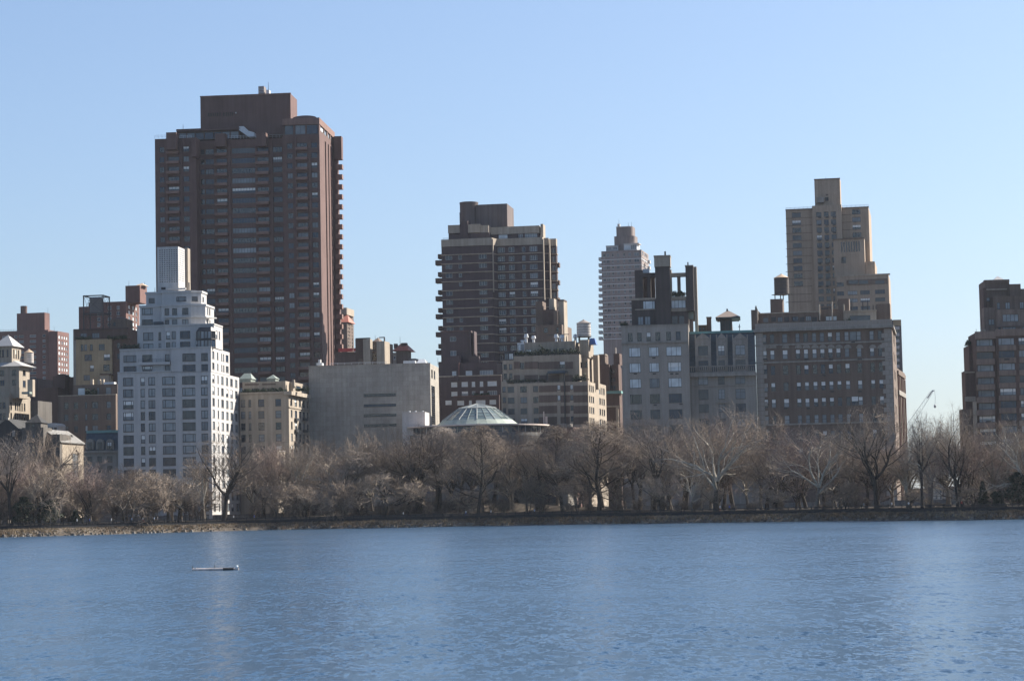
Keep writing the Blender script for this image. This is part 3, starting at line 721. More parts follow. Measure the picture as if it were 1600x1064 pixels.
# ================================================================== WHITE STEPPED BUILDING
b = Bld('white_apartment_building', 'tall white stepped apartment building with perforated white tower on top', 'building', C2, 330, 645, 6, mix='white', ft=.15)
cols = [(82,142,'tri'),(183,207,'one'),(228,267,'two'),(308,382,'tri'),(422,497,'tri'),(530,568,'two')]
rws = rows(799,66.2,13,46)
x0, x1, _, dm, _, zA = b.box('wall', WHITE, 50, 585, 776, d=0, to=746, xref=300, fw=b.grid(cols, rws, 420, 1000),
      rw=lambda x: b.sgrid([(594,607,'one'),(624,631,'one'),(645,659),(672,685),(697,711),(724,738)], rows(799,66.2,13,44), 640, 930, x))
_, x1b, *_ = b.box('upper_wall', WHITE, 356, 585, 636, 776, d=0, to=692, fw=b.grid(cols[4:]+[(308,352,'one')], [(668,712),(732,773)], 480, 700),
      rw=lambda x: b.sgrid([(593,605),(620,628),(645,650),(655,662),(670,686)], [(668,708),(732,768)], 640, 720, x))
b.box('setback_wall', WHITE, 62, 357, 645, 776, d=1.6, dep=14, fw=b.grid([(84,158,'tri'),(192,250,'tri'),(322,348,'one')], [(677,716),(740,773)], 200, 700, 1.6))
b.slab('parapet', WHITE2, 49, 357, 771, 778, -.25, .25); b.slab('parapet', WHITE2, 61, 356, 640, 648, 1.3, 1.9); b.slab('parapet', WHITE2, 355, 587, 631, 638, -.2, .3)
xb0, xb1, z0, z1 = b.slab('balcony', WHITE2, 168, 352, 718, 733, .3, 1.59)
railing(b, 168, 352, 700, 718, .35, 1.2)
# third tier
b.box('setback_wall', WHITE, 163, 320, 512, 646, d=4, dep=14, fw=b.grid([(197,255,'two'),(285,300,'one')], [(548,594),(612,643)], 230, 570, 4))
b.box('setback_wall', WHITE, 320, 602, 505, 640, d=3, to=652, fw=b.grid([(327,352,'one'),(360,384,'one'),(408,467,'tri')], [(540,584),(602,640)], 420, 560, 3), rw=lambda x: b.sgrid([(613,623),(630,638)], [(540,585),(606,642)], 625, 570, x))
b.slab('parapet', WHITE2, 161, 321, 507, 515, 3.75, 4.3); b.slab('parapet', WHITE2, 319, 604, 500, 508, 2.75, 3.3, to=654)
# glazed bay
xa, xb = b.F(492,560,1.2)[0], b.F(604,560,1.2)[0]; za, zc = b.F(548,634,1.2)[1], b.F(548,538,1.2)[1]; zr = b.F(548,516,1.2)[1]
pts = [(xa,2.98),(xa+.7,1.2),(xb-.9,1.2),(xb,2.98)]
mb = b.mb('glazed_bay'); mb.prism(pts, za-.3, za, STEEL); mb.prism(pts, (za+zc)/2-.25, (za+zc)/2+.1, STEEL); mb.prism(pts, zc-.1, zr, STEEL, True, [(xa+.8,2.98),(xa+1.2,2.2),(xb-1.2,2.2),(xb-.8,2.98)])
for zz0, zz1 in ((za, (za+zc)/2-.25), ((za+zc)/2+.1, zc-.1)):
    for i in range(4):
        u0, u1 = xa+.7+(xb-xa-1.6)*i/4, xa+.7+(xb-xa-1.6)*(i+1)/4
        b.wins.append(((u0, 1.25, zz0), 0, u1-u0, zz1-zz0, 'one', 'white', 0))
    for p, q in ((pts[0], pts[1]), (pts[2], pts[3])):
        L = math.hypot(q[0]-p[0], q[1]-p[1]); b.wins.append(((p[0], p[1], zz0), math.atan2(q[1]-p[1], q[0]-p[0]), L, zz1-zz0, 'one', 'dark', 0))
b.mb('bay_core').box(xa+.9, xb-1.0, 1.5, 2.99, za, zc-.1, DKBROWN)
# fourth and fifth tier with canted corners
def canted(y_t, y_b, xs, ds, side_x, wins, sw, part):
    z1_, z0_ = b.F(xs[2], y_t, ds[1])[1], b.F(xs[2], y_b, ds[1])[1]
    P_ = [(b.F(xs[0],y_t,ds[0])[0], ds[0]), (b.F(xs[1],y_t,ds[0])[0], ds[0]), (b.F(xs[1]+1,y_t,ds[1])[0], ds[1]), (b.F(xs[2],y_t,ds[1])[0], ds[1]), (b.F(xs[3],y_t,ds[2])[0], ds[2])]
    xr = P_[4][0]; back = b.S(side_x, y_t, xr)[0]
    b.poly(part, WHITE, P_, z0_, z1_, back, [wins[0], [], wins[1], wins[2], sw(xr)])
    O_ = [(P_[0][0]-.2, ds[0]-.25), (P_[1][0]-.2, ds[0]-.25), (P_[2][0]-.2, ds[1]-.25), (P_[3][0]+.1, ds[1]-.25), (P_[4][0]+.25, ds[2]-.1)]
    ring = O_ + [(xr+.25, back), (O_[0][0], back)]
    b.mb('parapet', True).prism(ring, z1_-.35, z1_+.25, WHITE2)
for yt, yb, rr in ((388, 514, [(409,446),(474,504)]),):
    canted(yt, yb, (178,300,470,553), (7.5,6,8.6), 602,
       (b.grid([(190,252,'tri'),(286,300,'one')], rr, 230, 430, 7.5), b.grid([(320,346),(363,391),(421,456,'two')], rr, 400, 430, 6), b.grid([(478,521,'two'),(530,548,'one')], rr, 500, 430, 7.4)),
       lambda x: b.sgrid([(563,570),(575,582)], rr, 570, 430, x), 'terrace_wall')
ring = [(b.F(318,458,5)[0],5.2),(b.F(470,458,5)[0],5.2),(b.F(556,458,7.8)[0],8.2),(b.F(600,455,9)[0],13),(b.F(318,458,5)[0],13)]
zz = b.F(400,458,5.2)[1]; b.mb('balcony').prism(ring, zz-.25, zz+.1, WHITE2)
canted(312, 392, (213,303,470,530), (9.5,8,10.2), 560,
       (b.grid([(228,263,'two'),(303,311,'one')], [(352,380)], 240, 360, 9.5), b.grid([(387,444,'tri')], [(343,369)], 420, 360, 8), b.grid([(480,509,'two')], [(343,370)], 500, 360, 9.2)),
       lambda x: b.sgrid([(536,545)], [(345,372)], 540, 360, x), 'terrace_wall')
b.slab('awning', TEALM, 255, 306, 486, 503, 4.6, 7.4)
# perforated top tower
xs0, xs1, d0, d1, zb_, zt_ = b.box('tower', WHITE, 277, 397, 58, 330, d=12, to=437,
      fw=b.grid([(289+i*13.6+(0), 297+i*13.6, 'hole') for i in range(8)], rows(74,12.1,16,5.5), 340, 170, 12), rw=lambda x: b.sgrid([(403+i*6.2, 406+i*6.2, 'hole') for i in range(5)], rows(80,12.1,15,5), 420, 170, x))
b.slab('stair_tower', BEIGE, 400, 452, 66, 310, d1+.05, d1+3)
b.slab('opening', DARKFRAME, 300, 325, 289, 303, 11.9, 12.2)
b.slab('roof_coping', WHITE2, 330, 440, 294, 304, 10.2, 11)
b.slab('pipe', BEIGE, 455, 463, 262, 312, 13, 14); antenna(b, 264, 292, 318, 10)
planting(b, 65, 170, 605, 645, 3, 60); railing(b, 62, 170, 627, 645, 1.7); railing(b, 180, 300, 494, 512, 4.2); planting(b, 322, 350, 640, 655, 3, 10)
b.finish()
GRCOP = plain('grey_copper', (.17,.2,.18), .6, 0, .2)
# ================================================================== TALL BROWN TOWER
b = Bld('brown_apartment_tower', 'tallest tower, red-brown brick with stacked balconies and a windowless top block', 'tower', C3, 500, 790, 5, mix='tower', rev=0.45)
RL, RC, RR_ = rows(419,59.2,25,31), rows(424,59.2,25,31), rows(394,59.2,25,31)
b.box('wall', TOWER, 45, 289, 367, d=0, dep=30, fw=b.grid([(73,102,'n2'),(125,190,'n3'),(214,249,'n2')], RL, 90, 550))
b.box('wall', TOWER, 285, 806, 374, d=4.5, dep=40, fw=b.grid([(318,341,'one'),(346,396,'n3'),(412,474,'n3'),(503,641,'n8'),(654,722,'n3'),(747,802,'n4')], RC, 560, 550, 4.5))
xw0, xw1, _, db, _, ztop = b.box('wall', TOWER, 803, 1022, 345, d=0, to=1105, fw=b.grid([(832,864,'n2'),(889,951,'n3'),(975,1011,'n2')], RR_, 900, 550),
      rw=lambda x: b.sgrid([(1059,1066,'g1x40'),(1077,1083,'g1x40'),(1091,1096,'g1x40')], [(402,1760)], 1075, 700, x, 'dark'))
for k in range(25):      # balconies under the balcony windows
    for xa, xb, ys, d, xr in ((116,193,RL,0,90),(404,478,RC,4.5,560),(647,724,RC,4.5,560),(884,955,RR_,0,900)):
        y = ys[k][1]; zt, zb = b.F(xr, y-3, d)[1], b.F(xr, y+13, d)[1]; x0, x1 = b.F(xa, 550, d)[0], b.F(xb, 550, d)[0]
        key = ('balc', xa)
        if key not in _WC:
            mb = MB(); W = x1-x0; H = zt-zb
            mb.box(0, W, -1.5, -1.32, 0, H, CONC); mb.box(0, .15, -1.319, -.003, 0.001, H, CONC); mb.box(W-.15, W, -1.319, -.003, .001, H, CONC); mb.box(.151, W-.151, -1.319, -.003, 0, .2, CONC)
            _WC[key] = mb.mesh('balcony')
        link('balcony', _WC[key], b.root, (x0, d, zb))
# piers standing proud of the parapet
for xa, xb, yt, yb, d in ((112,172,331,432,0),(402,462,338,415,4.5),(646,704,333,412,4.5),(478,492,372,1760,4.5),(728,742,372,1760,4.5),(196,208,372,1760,0),(108,120,372,1760,0),(872,884,352,1760,0),(957,969,352,1760,0)):
    b.slab('pier', TOWER, xa, xb, yt, yb if yb < 1000 else 1900, d-(3.2 if yb < 1000 else .5), d+(.6 if yb < 1000 else -.002))
b.slab('corner_wall', TOWER, 262, 289.5, 362, 476, -2.6, 3.5)
# balcony stack beyond the far corner
x0, _ = b.F(1090, 400, db-2); x1 = b.F(1128, 400, db-2)[0]
b.mb('rear_wing').box(x0, x1, db-2, db+1, -3, b.F(1120, 358, db-2)[1], TOWER); b.slab('rear_crown', TOWER, 1108, 1152, 354, 490, db-3, db+.5)
for k in range(21):
    b.slab('balcony', CONC, 1118, 1157, 521+59.1*k+k*.12, 548+59.1*k+k*.12, db-3.5, db-.6, dx=.0)
# roof storey
b.box('roof_storey', DKBROWN, 175, 548, 318, 374, d=8, dep=20, fw=b.grid([(190,232,'one'),(236,282,'one'),(286,335,'one'),(340,392,'one'),(396,440,'one'),(445,490,'one'),(494,542,'one')], [(330,370)], 370, 340, 8, 'far'))
b.slab('roof_slab', TOWER, 172, 552, 306, 320, 7, 9)
xq, zq = b.F(545,296,7); xr2, zr2 = b.F(636,345,7); xq2, zq2 = b.F(545,318,7)
b.mb('skylight').extr([(xq,zq2),(b.F(600,345,7)[0],zr2-.6),(xr2,zr2-.6),(xr2,zr2+.8),(b.F(600,322,7)[0],b.F(600,322,7)[1]),(b.F(572,297,7)[0],zq),(xq,zq)], 7, 12, METALW)
for xa, xb, yt, d in ((44,110,348,.3),(480,645,350,4.9),(722,808,345,4.9),(190,262,350,.3)): railing(b, xa, xb, yt, yt+20, d, 1.1, METALW)
b.box('penthouse', TOWER, 315, 850, 110, 350, d=10, to=889)
b.slab('coping', CONC, 313, 852, 106, 113, 9.7, 10.5); b.slab('chimney', plain('chimney_louvers', (0.16,0.13,0.12), .7), 660, 693, 57, 110, 13, 17)
for q in range(5): b.slab('louver', METALW, 659, 694, 60+q*9, 63+q*9, 12.8, 13)
b.slab('chimney', METALW, 706, 724, 79, 108, 13, 16); antenna(b, 719, 32, 80, 14, .1); antenna(b, 213, 283, 306, 9, .1)
for i, (xa, xb) in enumerate(((361,371),(375,385),(389,397),(401,409),(413,423),(429,437),(451,461),(466,476),(480,487),(491,499),(503,511))):   # bronze sign letters, not legible in the photograph
    b.slab('sign_letter', plain('bronze_letters', (0.05,0.037,0.028), .5), xa, xb-2, 216-i*.5, 238-i*.5, 9.8, 10.0)
x, z = b.F(527, 216, 9.6); mb = MB(); mb.lathe([(.05,-.35),(.35,-.1),(.35,.1),(.05,.35)], WHITE, 8); link('sign_lamp', mb.mesh('sign_lamp'), b.root, (x, 9.6, z))
# glass pavilion with low arched roof
xp0, xp1, _, pb, pz0, pz1 = b.box('pavilion', TOWER, 806, 1020, 252, 348, d=.5, to=1106, fw=b.grid([(815,866,'one'),(878,938,'n2'),(946,1012,'n2')], [(288,342)], 910, 310, .5, 'far'), rw=lambda x: b.sgrid([(1029,1048),(1052,1067),(1073,1084),(1089,1102)], [(292,350)], 1060, 320, x, 'pale'))
b.slab('pavilion_roof', CONC, 802, 1022, 247, 285, .1, 1.0, to=1112)
xa, za = b.F(862, 250, 2); xb = b.F(1006, 250, 2)[0]; zt = b.F(935, 231, 2)[1]; mid, hw = (xa+xb)/2, (xb-xa)/2
b.mb('arched_roof').extr([(mid+hw*math.cos(t*math.pi/12), za+(zt-za)*math.sin(t*math.pi/12)) for t in range(13)], 2, 16, plain('arched_roof', (.12,.08,.075), .6))
b.finish()

# ---------------------------------------------------------------- cornice building right of the white one
b = Bld('apartment_house', 'beige stone building with deep cornice between the white building and the grey annex', 'building', C5, 372, 675, 8)
sc = [(387,397),(413,427,'dh'),(439,452,'dh'),(464,477,'dh'),(489,500,'dh')]
x0, x1, _, dp, _, z1 = b.box('wall', TAN, 60, 372, 628, to=507, xref=220, fw=b.grid([(68,96,'dh'),(117,134,'dh'),(179,217,'dh'),(289,325,'dh')], rows(670,74.5,8,46), 220, 800), rw=lambda x: b.sgrid(sc, rows(672,74,8,46), 440, 800, x, 'std'))
b.slab('cornice', TAN, 360, 373, 618, 642, -1.0, 0, to=512, dx=.9); b.slab('cornice', TAN, 58, 362, 624, 634, -.5, 0)
b.slab('string_course', BEIGE, 368, 373, 716, 723, -.2, .2, to=508, dx=.2); b.slab('string_course', BEIGE, 372.5, 373, 1010, 1016, -.2, .2, to=508, dx=.2)
for q in range(3):
    for c in (412, 464): 
        y0, z = b.S(c-3, 800+q*74*1.0, x1); y1 = b.S(c+18, 800, x1)[0]; b.mb('balconette', True).box(x1+.02, x1+.7, y0, y1, z-.3, z+.5, STEEL)
b.box('penthouse', TAN, 77, 352, 557, 632, d=4, dep=12, fw=b.grid([(84,125,'n3'),(135,178,'n3'),(200,285,'n5')], [(600,626)], 200, 610, 4)); b.slab('louver_band', BROWN, 92, 182, 570, 581, 3.9, 4.1); b.slab('louver_band', BROWN, 202, 290, 568, 579, 3.9, 4.1)
b.box('penthouse', BEIGE, 356, 400, 560, 620, d=9, to=500, rw=lambda x: b.sgrid([(420,450),(460,490)], [(590,612)], 450, 600, x)); b.slab('chimney', BEIGE, 396, 408, 545, 600, 6, 7)
pyramid(b, 'skylight_roof', GRCOP, 228, 292, 513, 538, 10, 15); b.slab('skylight_wall', GRCOP, 233, 287, 538, 556, 10.2, 14.8); pyramid(b, 'skylight_roof', GRCOP, 52, 135, 505, 540, 12, 18, ridge=.5); b.slab('skylight_wall', GRCOP, 56, 130, 540, 560, 12.2, 17.8)
planting(b, 75, 350, 596, 632, 1.5, 110); planting(b, 420, 500, 588, 616, 6, 40)
b.finish()

# ---------------------------------------------------------------- grey museum annex
b = Bld('museum_annex', 'big blank grey limestone slab building with four thin window slits', 'building', C5, 900, 700, 5, frame=STEEL, mix='dark')
b.box('wall', PANEL, 500, 1276, 451, to=1330, xref=890, fw=b.grid([(851,1058,'n7')], [(634,652),(700,717),(764,780),(828,844)], 950, 640),
      rw=lambda x: b.sgrid([(1284,1293,'dh'),(1301,1309,'dh')], [(485,536)], 1296, 510, x) + b.sgrid([(1286,1309,'louver')], [(586,830)], 1296, 700, x))
b.slab('coping', PANEL, 499, 1277, 447, 453, -.15, .3, xref=890)
b.slab('roof_vent', WHITE2, 561, 576, 416, 446, 6, 7.5); b.slab('roof_vent', METALW, 550, 586, 438, 452, 4, 7); railing(b, 640, 1000, 434, 448, 3, 2, METALW)
b.slab('skylight', METALW, 1105, 1180, 424, 440, 6, 9); pyramid(b, 'skylight', METALW, 1188, 1250, 414, 440, 5, 9, ridge=.6); antenna(b, 1326, 405, 445, 12)
b.finish()
b = Bld('rooftop_box', 'white painted plant box in front of the grey annex beside the glass dome', 'plant room', C5, 1170, 690.5, 6, zg=16)
b.box('wall', WHITE, 1098, 1243, 752, d=-9, to=1271)
for q in (1140, 1178, 1225): b.slab('vent', METALW, q, q+8, 744, 753, -8, -7)
b.slab('coping', WHITE2, 1096, 1245, 750, 756, -9.2, -8.6)
b.finish()

# ---------------------------------------------------------------- things behind the annex
b = Bld('apartment_tower', 'slim distant tower with a cream top and red roof just right of the brown tower', 'tower', C5, 730, 960, 10, mix='far', stuffwin=True)
b.box('wall', BROWN, 692, 735, 92, to=786, rw=lambda x: b.sgrid([(740,752),(758,768),(772,780)], rows(190,22,7,12), 760, 230, x)); b.slab('crown', BEIGE, 690, 736, 86, 130, -.4, 0, to=790, dx=.5)
b.slab('glass_band', G_MID, 734, 735.2, 132, 172, .2, 1, to=787)
x0, z = b.F(694,136,-1); x1 = b.F(738,150,-1)[0]; pyramid(b, 'red_roof', REDROOF, 680, 756, 136, 178, -6, 6, ridge=.3); b.box('lower_wall', BROWN, 688, 745, 178, d=-6, to=775, rw=lambda x: b.sgrid([(750,755),(760,765)], rows(190,22,7,12), 760, 230, x))
b.finish()
b = Bld('rooftop_terrace', 'dark low block with bright red netting rail above the grey annex', 'building', C5, 770, 770, 8, mix='dark')
b.box('wall', DKBROWN, 665, 840, 368, d=0); b.slab('red_netting', REDP, 690, 782, 345, 366, -.4, -.1); b.slab('red_netting', REDP, 786, 838, 343, 364, -.3, .1)
b.box('bulkhead', BROWN, 818, 842, 412, d=-4, dep=3); antenna(b, 750, 280, 350, 1); antenna(b, 782, 275, 350, 2)
b.finish()
b = Bld('apartment_house', 'pair of tan chimney-like stair towers above the grey annex', 'building', C5, 900, 765, 14, mix='dark')
b.box('wall', DKBROWN, 798, 850, 284, d=2, to=880); b.box('stair_tower', TAN, 848, 893, 287, d=-2, to=908); b.box('recess_wall', BROWN, 893, 940, 300, d=4, fw=b.grid([(908,932,'dh')], [(318,360),(375,425)], 920, 340, 4)); b.box('stair_tower', TAN, 934, 985, 300, d=-2, to=1018)
pyramid(b, 'gable_roof', BROWN, 905, 950, 276, 302, 3, 9); b.slab('pipe', STEEL, 800, 890, 278, 286, 1, 2); b.slab('pipe_frame', STEEL, 950, 984, 272, 278, 0, .5); b.slab('pipe_frame', STEEL, 980, 986, 272, 302, 0, .5); antenna(b, 926, 262, 290, 5)
b.finish()
b = Bld('apartment_house', 'small brown house roof with red hip and two chimneys above the annex', 'building', C5, 1090, 800, 12, mix='std', frame=WHITEFRAME)
b.box('wall', TAN, 1020, 1060, 372, d=0, fw=b.grid([(1024,1036),(1042,1056)], [(395,415)], 1040, 400)); b.box('wall', BROWN, 1060, 1128, 360, d=0, to=1155); pyramid(b, 'roof', REDROOF, 1030, 1140, 312, 360, -1, 9, ridge=.25)
b.slab('chimney', DKBROWN, 1044, 1062, 315, 345, 1, 3); b.slab('chimney', DKBROWN, 1090, 1124, 310, 350, 2, 4); antenna(b, 1084, 270, 315, 4); b.box('low_wing', LIME, 1128, 1180, 410, d=2)
b.finish()

# ================================================================== CENTRE TOWER
b = Bld('banded_apartment_tower', 'plum brick tower with tan floor bands, tan crown and a round-ended top block', 'tower', C6, 420, 800, 9, mix='std', frame=WHITEFRAME, ft=.08)
yr = 330
PT = b.path([(80,0),(404,0),(436,4.2),(727,4.2),(738,7),(766,7),(768,10),(814,10)], yr)
zt, zc, z300 = b.F(500, 346, 4)[1], b.F(240, 300, 0)[1], b.F(240, 346, 0)[1]
back = 13
lw = b.grid([(110,152,'n2'),(193,214,'one'),(324,373,'n3')], rows(342,57.1,17,31), 240, 600)
rw_ = b.grid([(445,490,'n3'),(515,551,'n2'),(600,621,'one'),(650,698,'n4')], rows(352,57.1,17,31), 560, 600, 4.2)
dw = b.grid([(790,812,'n2')], rows(358,57.1,10,31), 800, 600, 10)
lw = [q for q in lw if random.random() > .16]
b.poly('wall', PURPLE, PT, -3, z300, back, [lw, [], rw_, [], [], [], dw])
b.poly('crown', TAN, [(x, y-.3) for x, y in PT], z300+.002, zc, back)
for k in range(17):
    z = b.F(240, 398+57.15*k, 0)[1]
    ring = [(x, y-.35) for x, y in PT]; ring[0] = (ring[0][0]-.2, ring[0][1]); ring[-1] = (ring[-1][0]+.3, ring[-1][1]); ring += [(ring[-1][0], 12.5), (ring[0][0], 12.5)]
    b.mb('floor_band', True).prism(ring, z-.27, z+.08, SAND)
for k in range(8):
    for (xa, y0, y1, d) in ((41,437,467,1.0),(57,398,426,5.5)):
        b.slab('balcony', DKBROWN, xa+k*.7, 84, y0+114.6*k, y1+114.6*k, d, d+3.5)
for k in range(3): b.slab('balcony', DKBROWN, 812, 833, 452+112*k, 480+112*k, 11, 14)
for xa in (404, 727, 766): b.slab('corner_fin', TAN, xa, xa+6, 300, 640 if xa == 404 else 690, -.5 if xa == 404 else 3.4 if xa == 727 else 6.3, .5 if xa == 404 else 4.6 if xa == 727 else 7.6)
# upper setback
b.box('upper_wall', PURPLE, 126, 388, 264, 302, d=7, dep=16, fw=b.grid([(143,200,'n3'),(250,303,'n3'),(342,375,'n2')], [(262,294)], 240, 280, 7)); b.box('upper_wall', PURPLE, 388, 704, 268, 304, d=10, dep=14, fw=b.grid([(446,503,'n3'),(573,601,'n2'),(614,693,'n5')], [(270,298)], 560, 280, 10, 'pale'))
b.slab('upper_crown', TAN, 122, 200, 212, 264, 6.7, 20); b.slab('upper_crown', TAN, 248, 326, 206, 260, 6.4, 20); b.slab('upper_crown', TAN, 326, 381, 214, 266, 7.2, 20); b.slab('upper_crown', TAN, 381, 705, 221, 268, 9.6, 24)
b.slab('shaft', PURPLE, 197, 248, 186, 300, 6, 12); b.slab('turret', TAN, 714, 730, 205, 300, 9, 12, to=744); railing(b, 90, 390, 290, 300, .2, 2); railing(b, 440, 720, 290, 300, 4.5, 2)
b.box('plant_block', wallmat('plant_block_brick', (.13,.105,.1), .1), 300, 500, 79, 225, d=13, to=541); x, z1 = b.F(252, 66, 14); z0 = b.F(252, 215, 14)[1]; r = (b.F(310,80,14)[0]-b.F(195,80,14)[0])/2
b.mb('round_stair').lathe([(r,z0-2),(r,z1-.5),(r*1.03,z1-.5),(r*1.03,z1)], MATS['plant_block_brick'], 28, x, 14+r*.4)
b.box('plant_wall', MATS['plant_block_brick'], 196, 302, 130, 220, d=13.5, dep=6)
b.finish()

# stacks at the foot of the centre tower
b = Bld('apartment_house', 'brown stair and chimney towers at the right foot of the banded tower', 'building', C6, 780, 748, 12, mix='dark')
b.box('tower', BROWN, 682, 726, 700, d=6, dep=6); b.box('tower', DKBROWN, 726, 800, 752, d=4); b.box('tower', TAN, 768, 800, 682, 770, d=6, to=815); b.box('tower', BROWN, 797, 822, 760, d=1, to=832, fw=b.grid([(803,815)], [(870,900)], 810, 880, 1)); b.box('tower', TAN, 826, 862, 692, d=3, to=884); b.box('wall', BROWN, 680, 850, 850, d=0, fw=b.grid([(735,760),(815,830,'dh')], [(868,900)], 740, 880))
b.slab('cap', DKBROWN, 824, 864, 688, 696, 2.7, 8); antenna(b, 775, 690, 760, 5); antenna(b, 835, 910, 945, -1, .2, METALW); antenna(b, 880, 920, 950, 1, .2)
b.finish()

# ---------------------------------------------------------------- low plum brick building
b = Bld('apartment_house', 'plum red brick building of stacked terraces below the banded tower', 'building', C7, 320, 735, 7, frame=WHITEFRAME, mix='std')
b.box('shaft', PURPLE, 90, 305, 182, 440, d=8, dep=12, fw=b.grid([(160,206,'n2')], [(222,258),(330,366)], 180, 240, 8)); b.slab('pilaster', PURPLE, 306, 318, 176, 400, 7.2, 12); b.slab('pilaster', PURPLE, 330, 342, 180, 400, 7.6, 14); b.slab('coping', RED, 88, 306, 178, 184, 7.7, 8.5)
b.box('penthouse', PURPLE, 116, 240, 368, 430, d=5, dep=5, to=247); b.box('penthouse', PURPLE, 303, 378, 370, 430, d=5, to=393)
b.box('upper_wall', PURPLE, 74, 513, 422, 528, d=4, to=553, fw=b.grid([(175,208,'n2'),(278,328,'n3'),(385,486,'n5')], [(480,515)], 300, 490, 4, 'pale')); b.slab('pilaster', RED, 220, 232, 420, 520, 3.4, 4)
b.box('wall', PURPLE, 74, 545, 522, d=0, fw=b.grid([(168,215,'n2'),(247,295,'n3'),(324,350,'one'),(385,411,'n2'),(443,514,'n4')], [(562,600),(634,668)], 330, 580, 0, 'pale'))
b.slab('coping', TAN, 72, 547, 514, 522, -.3, .3); b.slab('balcony_bay', PURPLE, 190, 222, 518, 558, -1.0, -.002)
b.box('terrace', PURPLE, 190, 532, 670, d=-1.5, dep=1.4, fw=b.grid([(215,266,'n3'),(303,325),(355,428,'n5'),(458,508,'n3')], [(702,738)], 360, 720, -1.5, 'pale')); b.slab('bay', PURPLE, 74, 190, 690, 1000, -1.0, -.002); b.slab('coping', RED, 188, 534, 666, 672, -1.8, -1.2); b.slab('pale_pane', G_WHITE, 126, 172, 705, 738, -1.05, -1.01)  # last slab is a flat pane in the pale glass colour
planting(b, 330, 450, 650, 668, -.8, 30); b.finish()

# ---------------------------------------------------------------- beige terraced building
b = Bld('apartment_house', 'beige terraced building with brown window bands and a white roof tank', 'building', C7, 900, 700, 12)
FB = [(592,640),(664,718),(744,802),(828,884)]
lw = b.grid([(595,645,'n2'),(690,740,'n2'),(788,826,'n2')], [(598,642),(680,724),(764,806),(840,880)], 700, 620)
x0, x1, _, dp, _, z1 = b.box('wall', TAN, 590, 1202, 569, d=0, to=1262, fw=lw + b.grid([(970,993,'one'),(1067,1090,'one')], [(586,622),(664,702)], 1030, 600, 0, 'pale') + b.grid([(1067,1090,'one')], [(742,780),(824,862)], 1030, 600),
      rw=lambda x: b.sgrid([(1210,1218),(1223,1232),(1237,1247)], rows(592,81,4,46), 1230, 650, x))
b.lbox('side_wing', TAN, x1-12, x1-.5, dp-.002, b.S(1338, 600, x1-.5)[0], -3, b.S(1300, 580, x1-.5)[1], (), b.sgrid([(1286,1298),(1304,1312),(1318,1328)], rows(608,80,4,46), 1300, 650, x1-.5))
for ya, yb in FB: b.slab('brick_band', wallmat('band_brick', (.135,.1,.085), .12), 832, 968, ya, yb, -.12, -.002); b.slab('brick_band', MATS['band_brick'], 995, 1065, ya, yb, -.12, -.002); b.slab('brick_band', MATS['band_brick'], 1092, 1200, ya, yb, -.12, -.002)
b.slab('downpipe', STEEL, 1018, 1026, 500, 900, -.5, -.2)
b.box('setback_wall', BEIGE, 640, 1136, 364, 570, d=3.5, to=1176, fw=b.grid([(690,720,'two'),(988,1028,'one'),(1090,1136,'two'),(826,832,'one')], [(412,460)], 900, 430, 3.5), rw=lambda x: b.sgrid([(1146,1172)], [(418,462),(520,550)], 1160, 430, x))
for ya, yb in ((412,466),(512,560)): b.slab('brick_band', MATS['band_brick'], 642, 688, ya, yb, 3.38, 3.498); b.slab('brick_band', MATS['band_brick'], 722, 824, ya, yb, 3.38, 3.498); b.slab('brick_band', MATS['band_brick'], 834, 986, ya, yb, 3.38, 3.498); b.slab('brick_band', MATS['band_brick'], 1030, 1088, ya, yb, 3.38, 3.498)
b.box('rear_wall', TAN, 1120, 1200, 372, 600, d=9, to=1282, fw=b.grid([(1178,1198)], [(412,456)], 1180, 430, 9)); b.slab('corner_stack', BEIGE, 1240, 1276, 360, 620, 14, 17)
b.box('left_wing', TAN, 556, 642, 402, 570, d=7, dep=8, fw=b.grid([(565,590,'two'),(606,630)], [(430,470),(500,540)], 600, 450, 7)); b.box('left_wing', TAN, 545, 592, 560, d=5, dep=8, fw=b.grid([(556,580)], rows(600,80,4,40), 570, 620, 5))
b.box('sun_room', STEEL, 568, 640, 335, 405, d=8, dep=5, fw=b.grid([(572,600,'n2'),(604,638,'n2')], [(350,395)], 600, 370, 8, 'pale'))
b.slab('canopy', TEALM, 896, 1032, 480, 498, 0, 3.4); b.slab('pergola', STEEL, 890, 898, 498, 552, .3, .7); b.slab('pergola', STEEL, 1022, 1030, 498, 552, .3, .7)
railing(b, 600, 1195, 545, 570, .2, 1.5); planting(b, 1090, 1190, 505, 556, 1.2, 60); planting(b, 600, 890, 545, 566, 1, 60)
b.box('penthouse', BEIGE, 720, 1096, 262, 366, d=7, to=1140, fw=b.grid([(728,775,'n2'),(810,850,'two'),(870,920,'n2'),(955,1020,'n3')], [(318,352)], 850, 330, 7)); planting(b, 645, 1135, 320, 364, 4, 170); planting(b, 850, 868, 285, 350, 4.2, 25); railing(b, 640, 1136, 345, 364, 3.6, 1.5)
b.slab('pilaster', BEIGE, 1096, 1104, 250, 340, 6.6, 8); b.box('tank_house', BEIGE, 1138, 1206, 246, 380, d=9, to=1243); b.box('sun_room', METALW, 668, 722, 270, 340, d=10, dep=4, fw=b.grid([(672,694),(698,718)], [(282,330)], 690, 300, 10, 'pale'))
for q, yt in ((728,203),(784,216),(702,250),(955,205),(1000,210),(1100,205)):
    x, zt = b.F(q+7, yt, 11); z0 = b.F(q+7, 268, 11)[1]; b.mb('roof_vent', True).lathe([(.45,z0-.3),(.4,z0+(zt-z0)*.55),(.8,z0+(zt-z0)*.6),(.55,zt)], METALW, 10, x, 11)
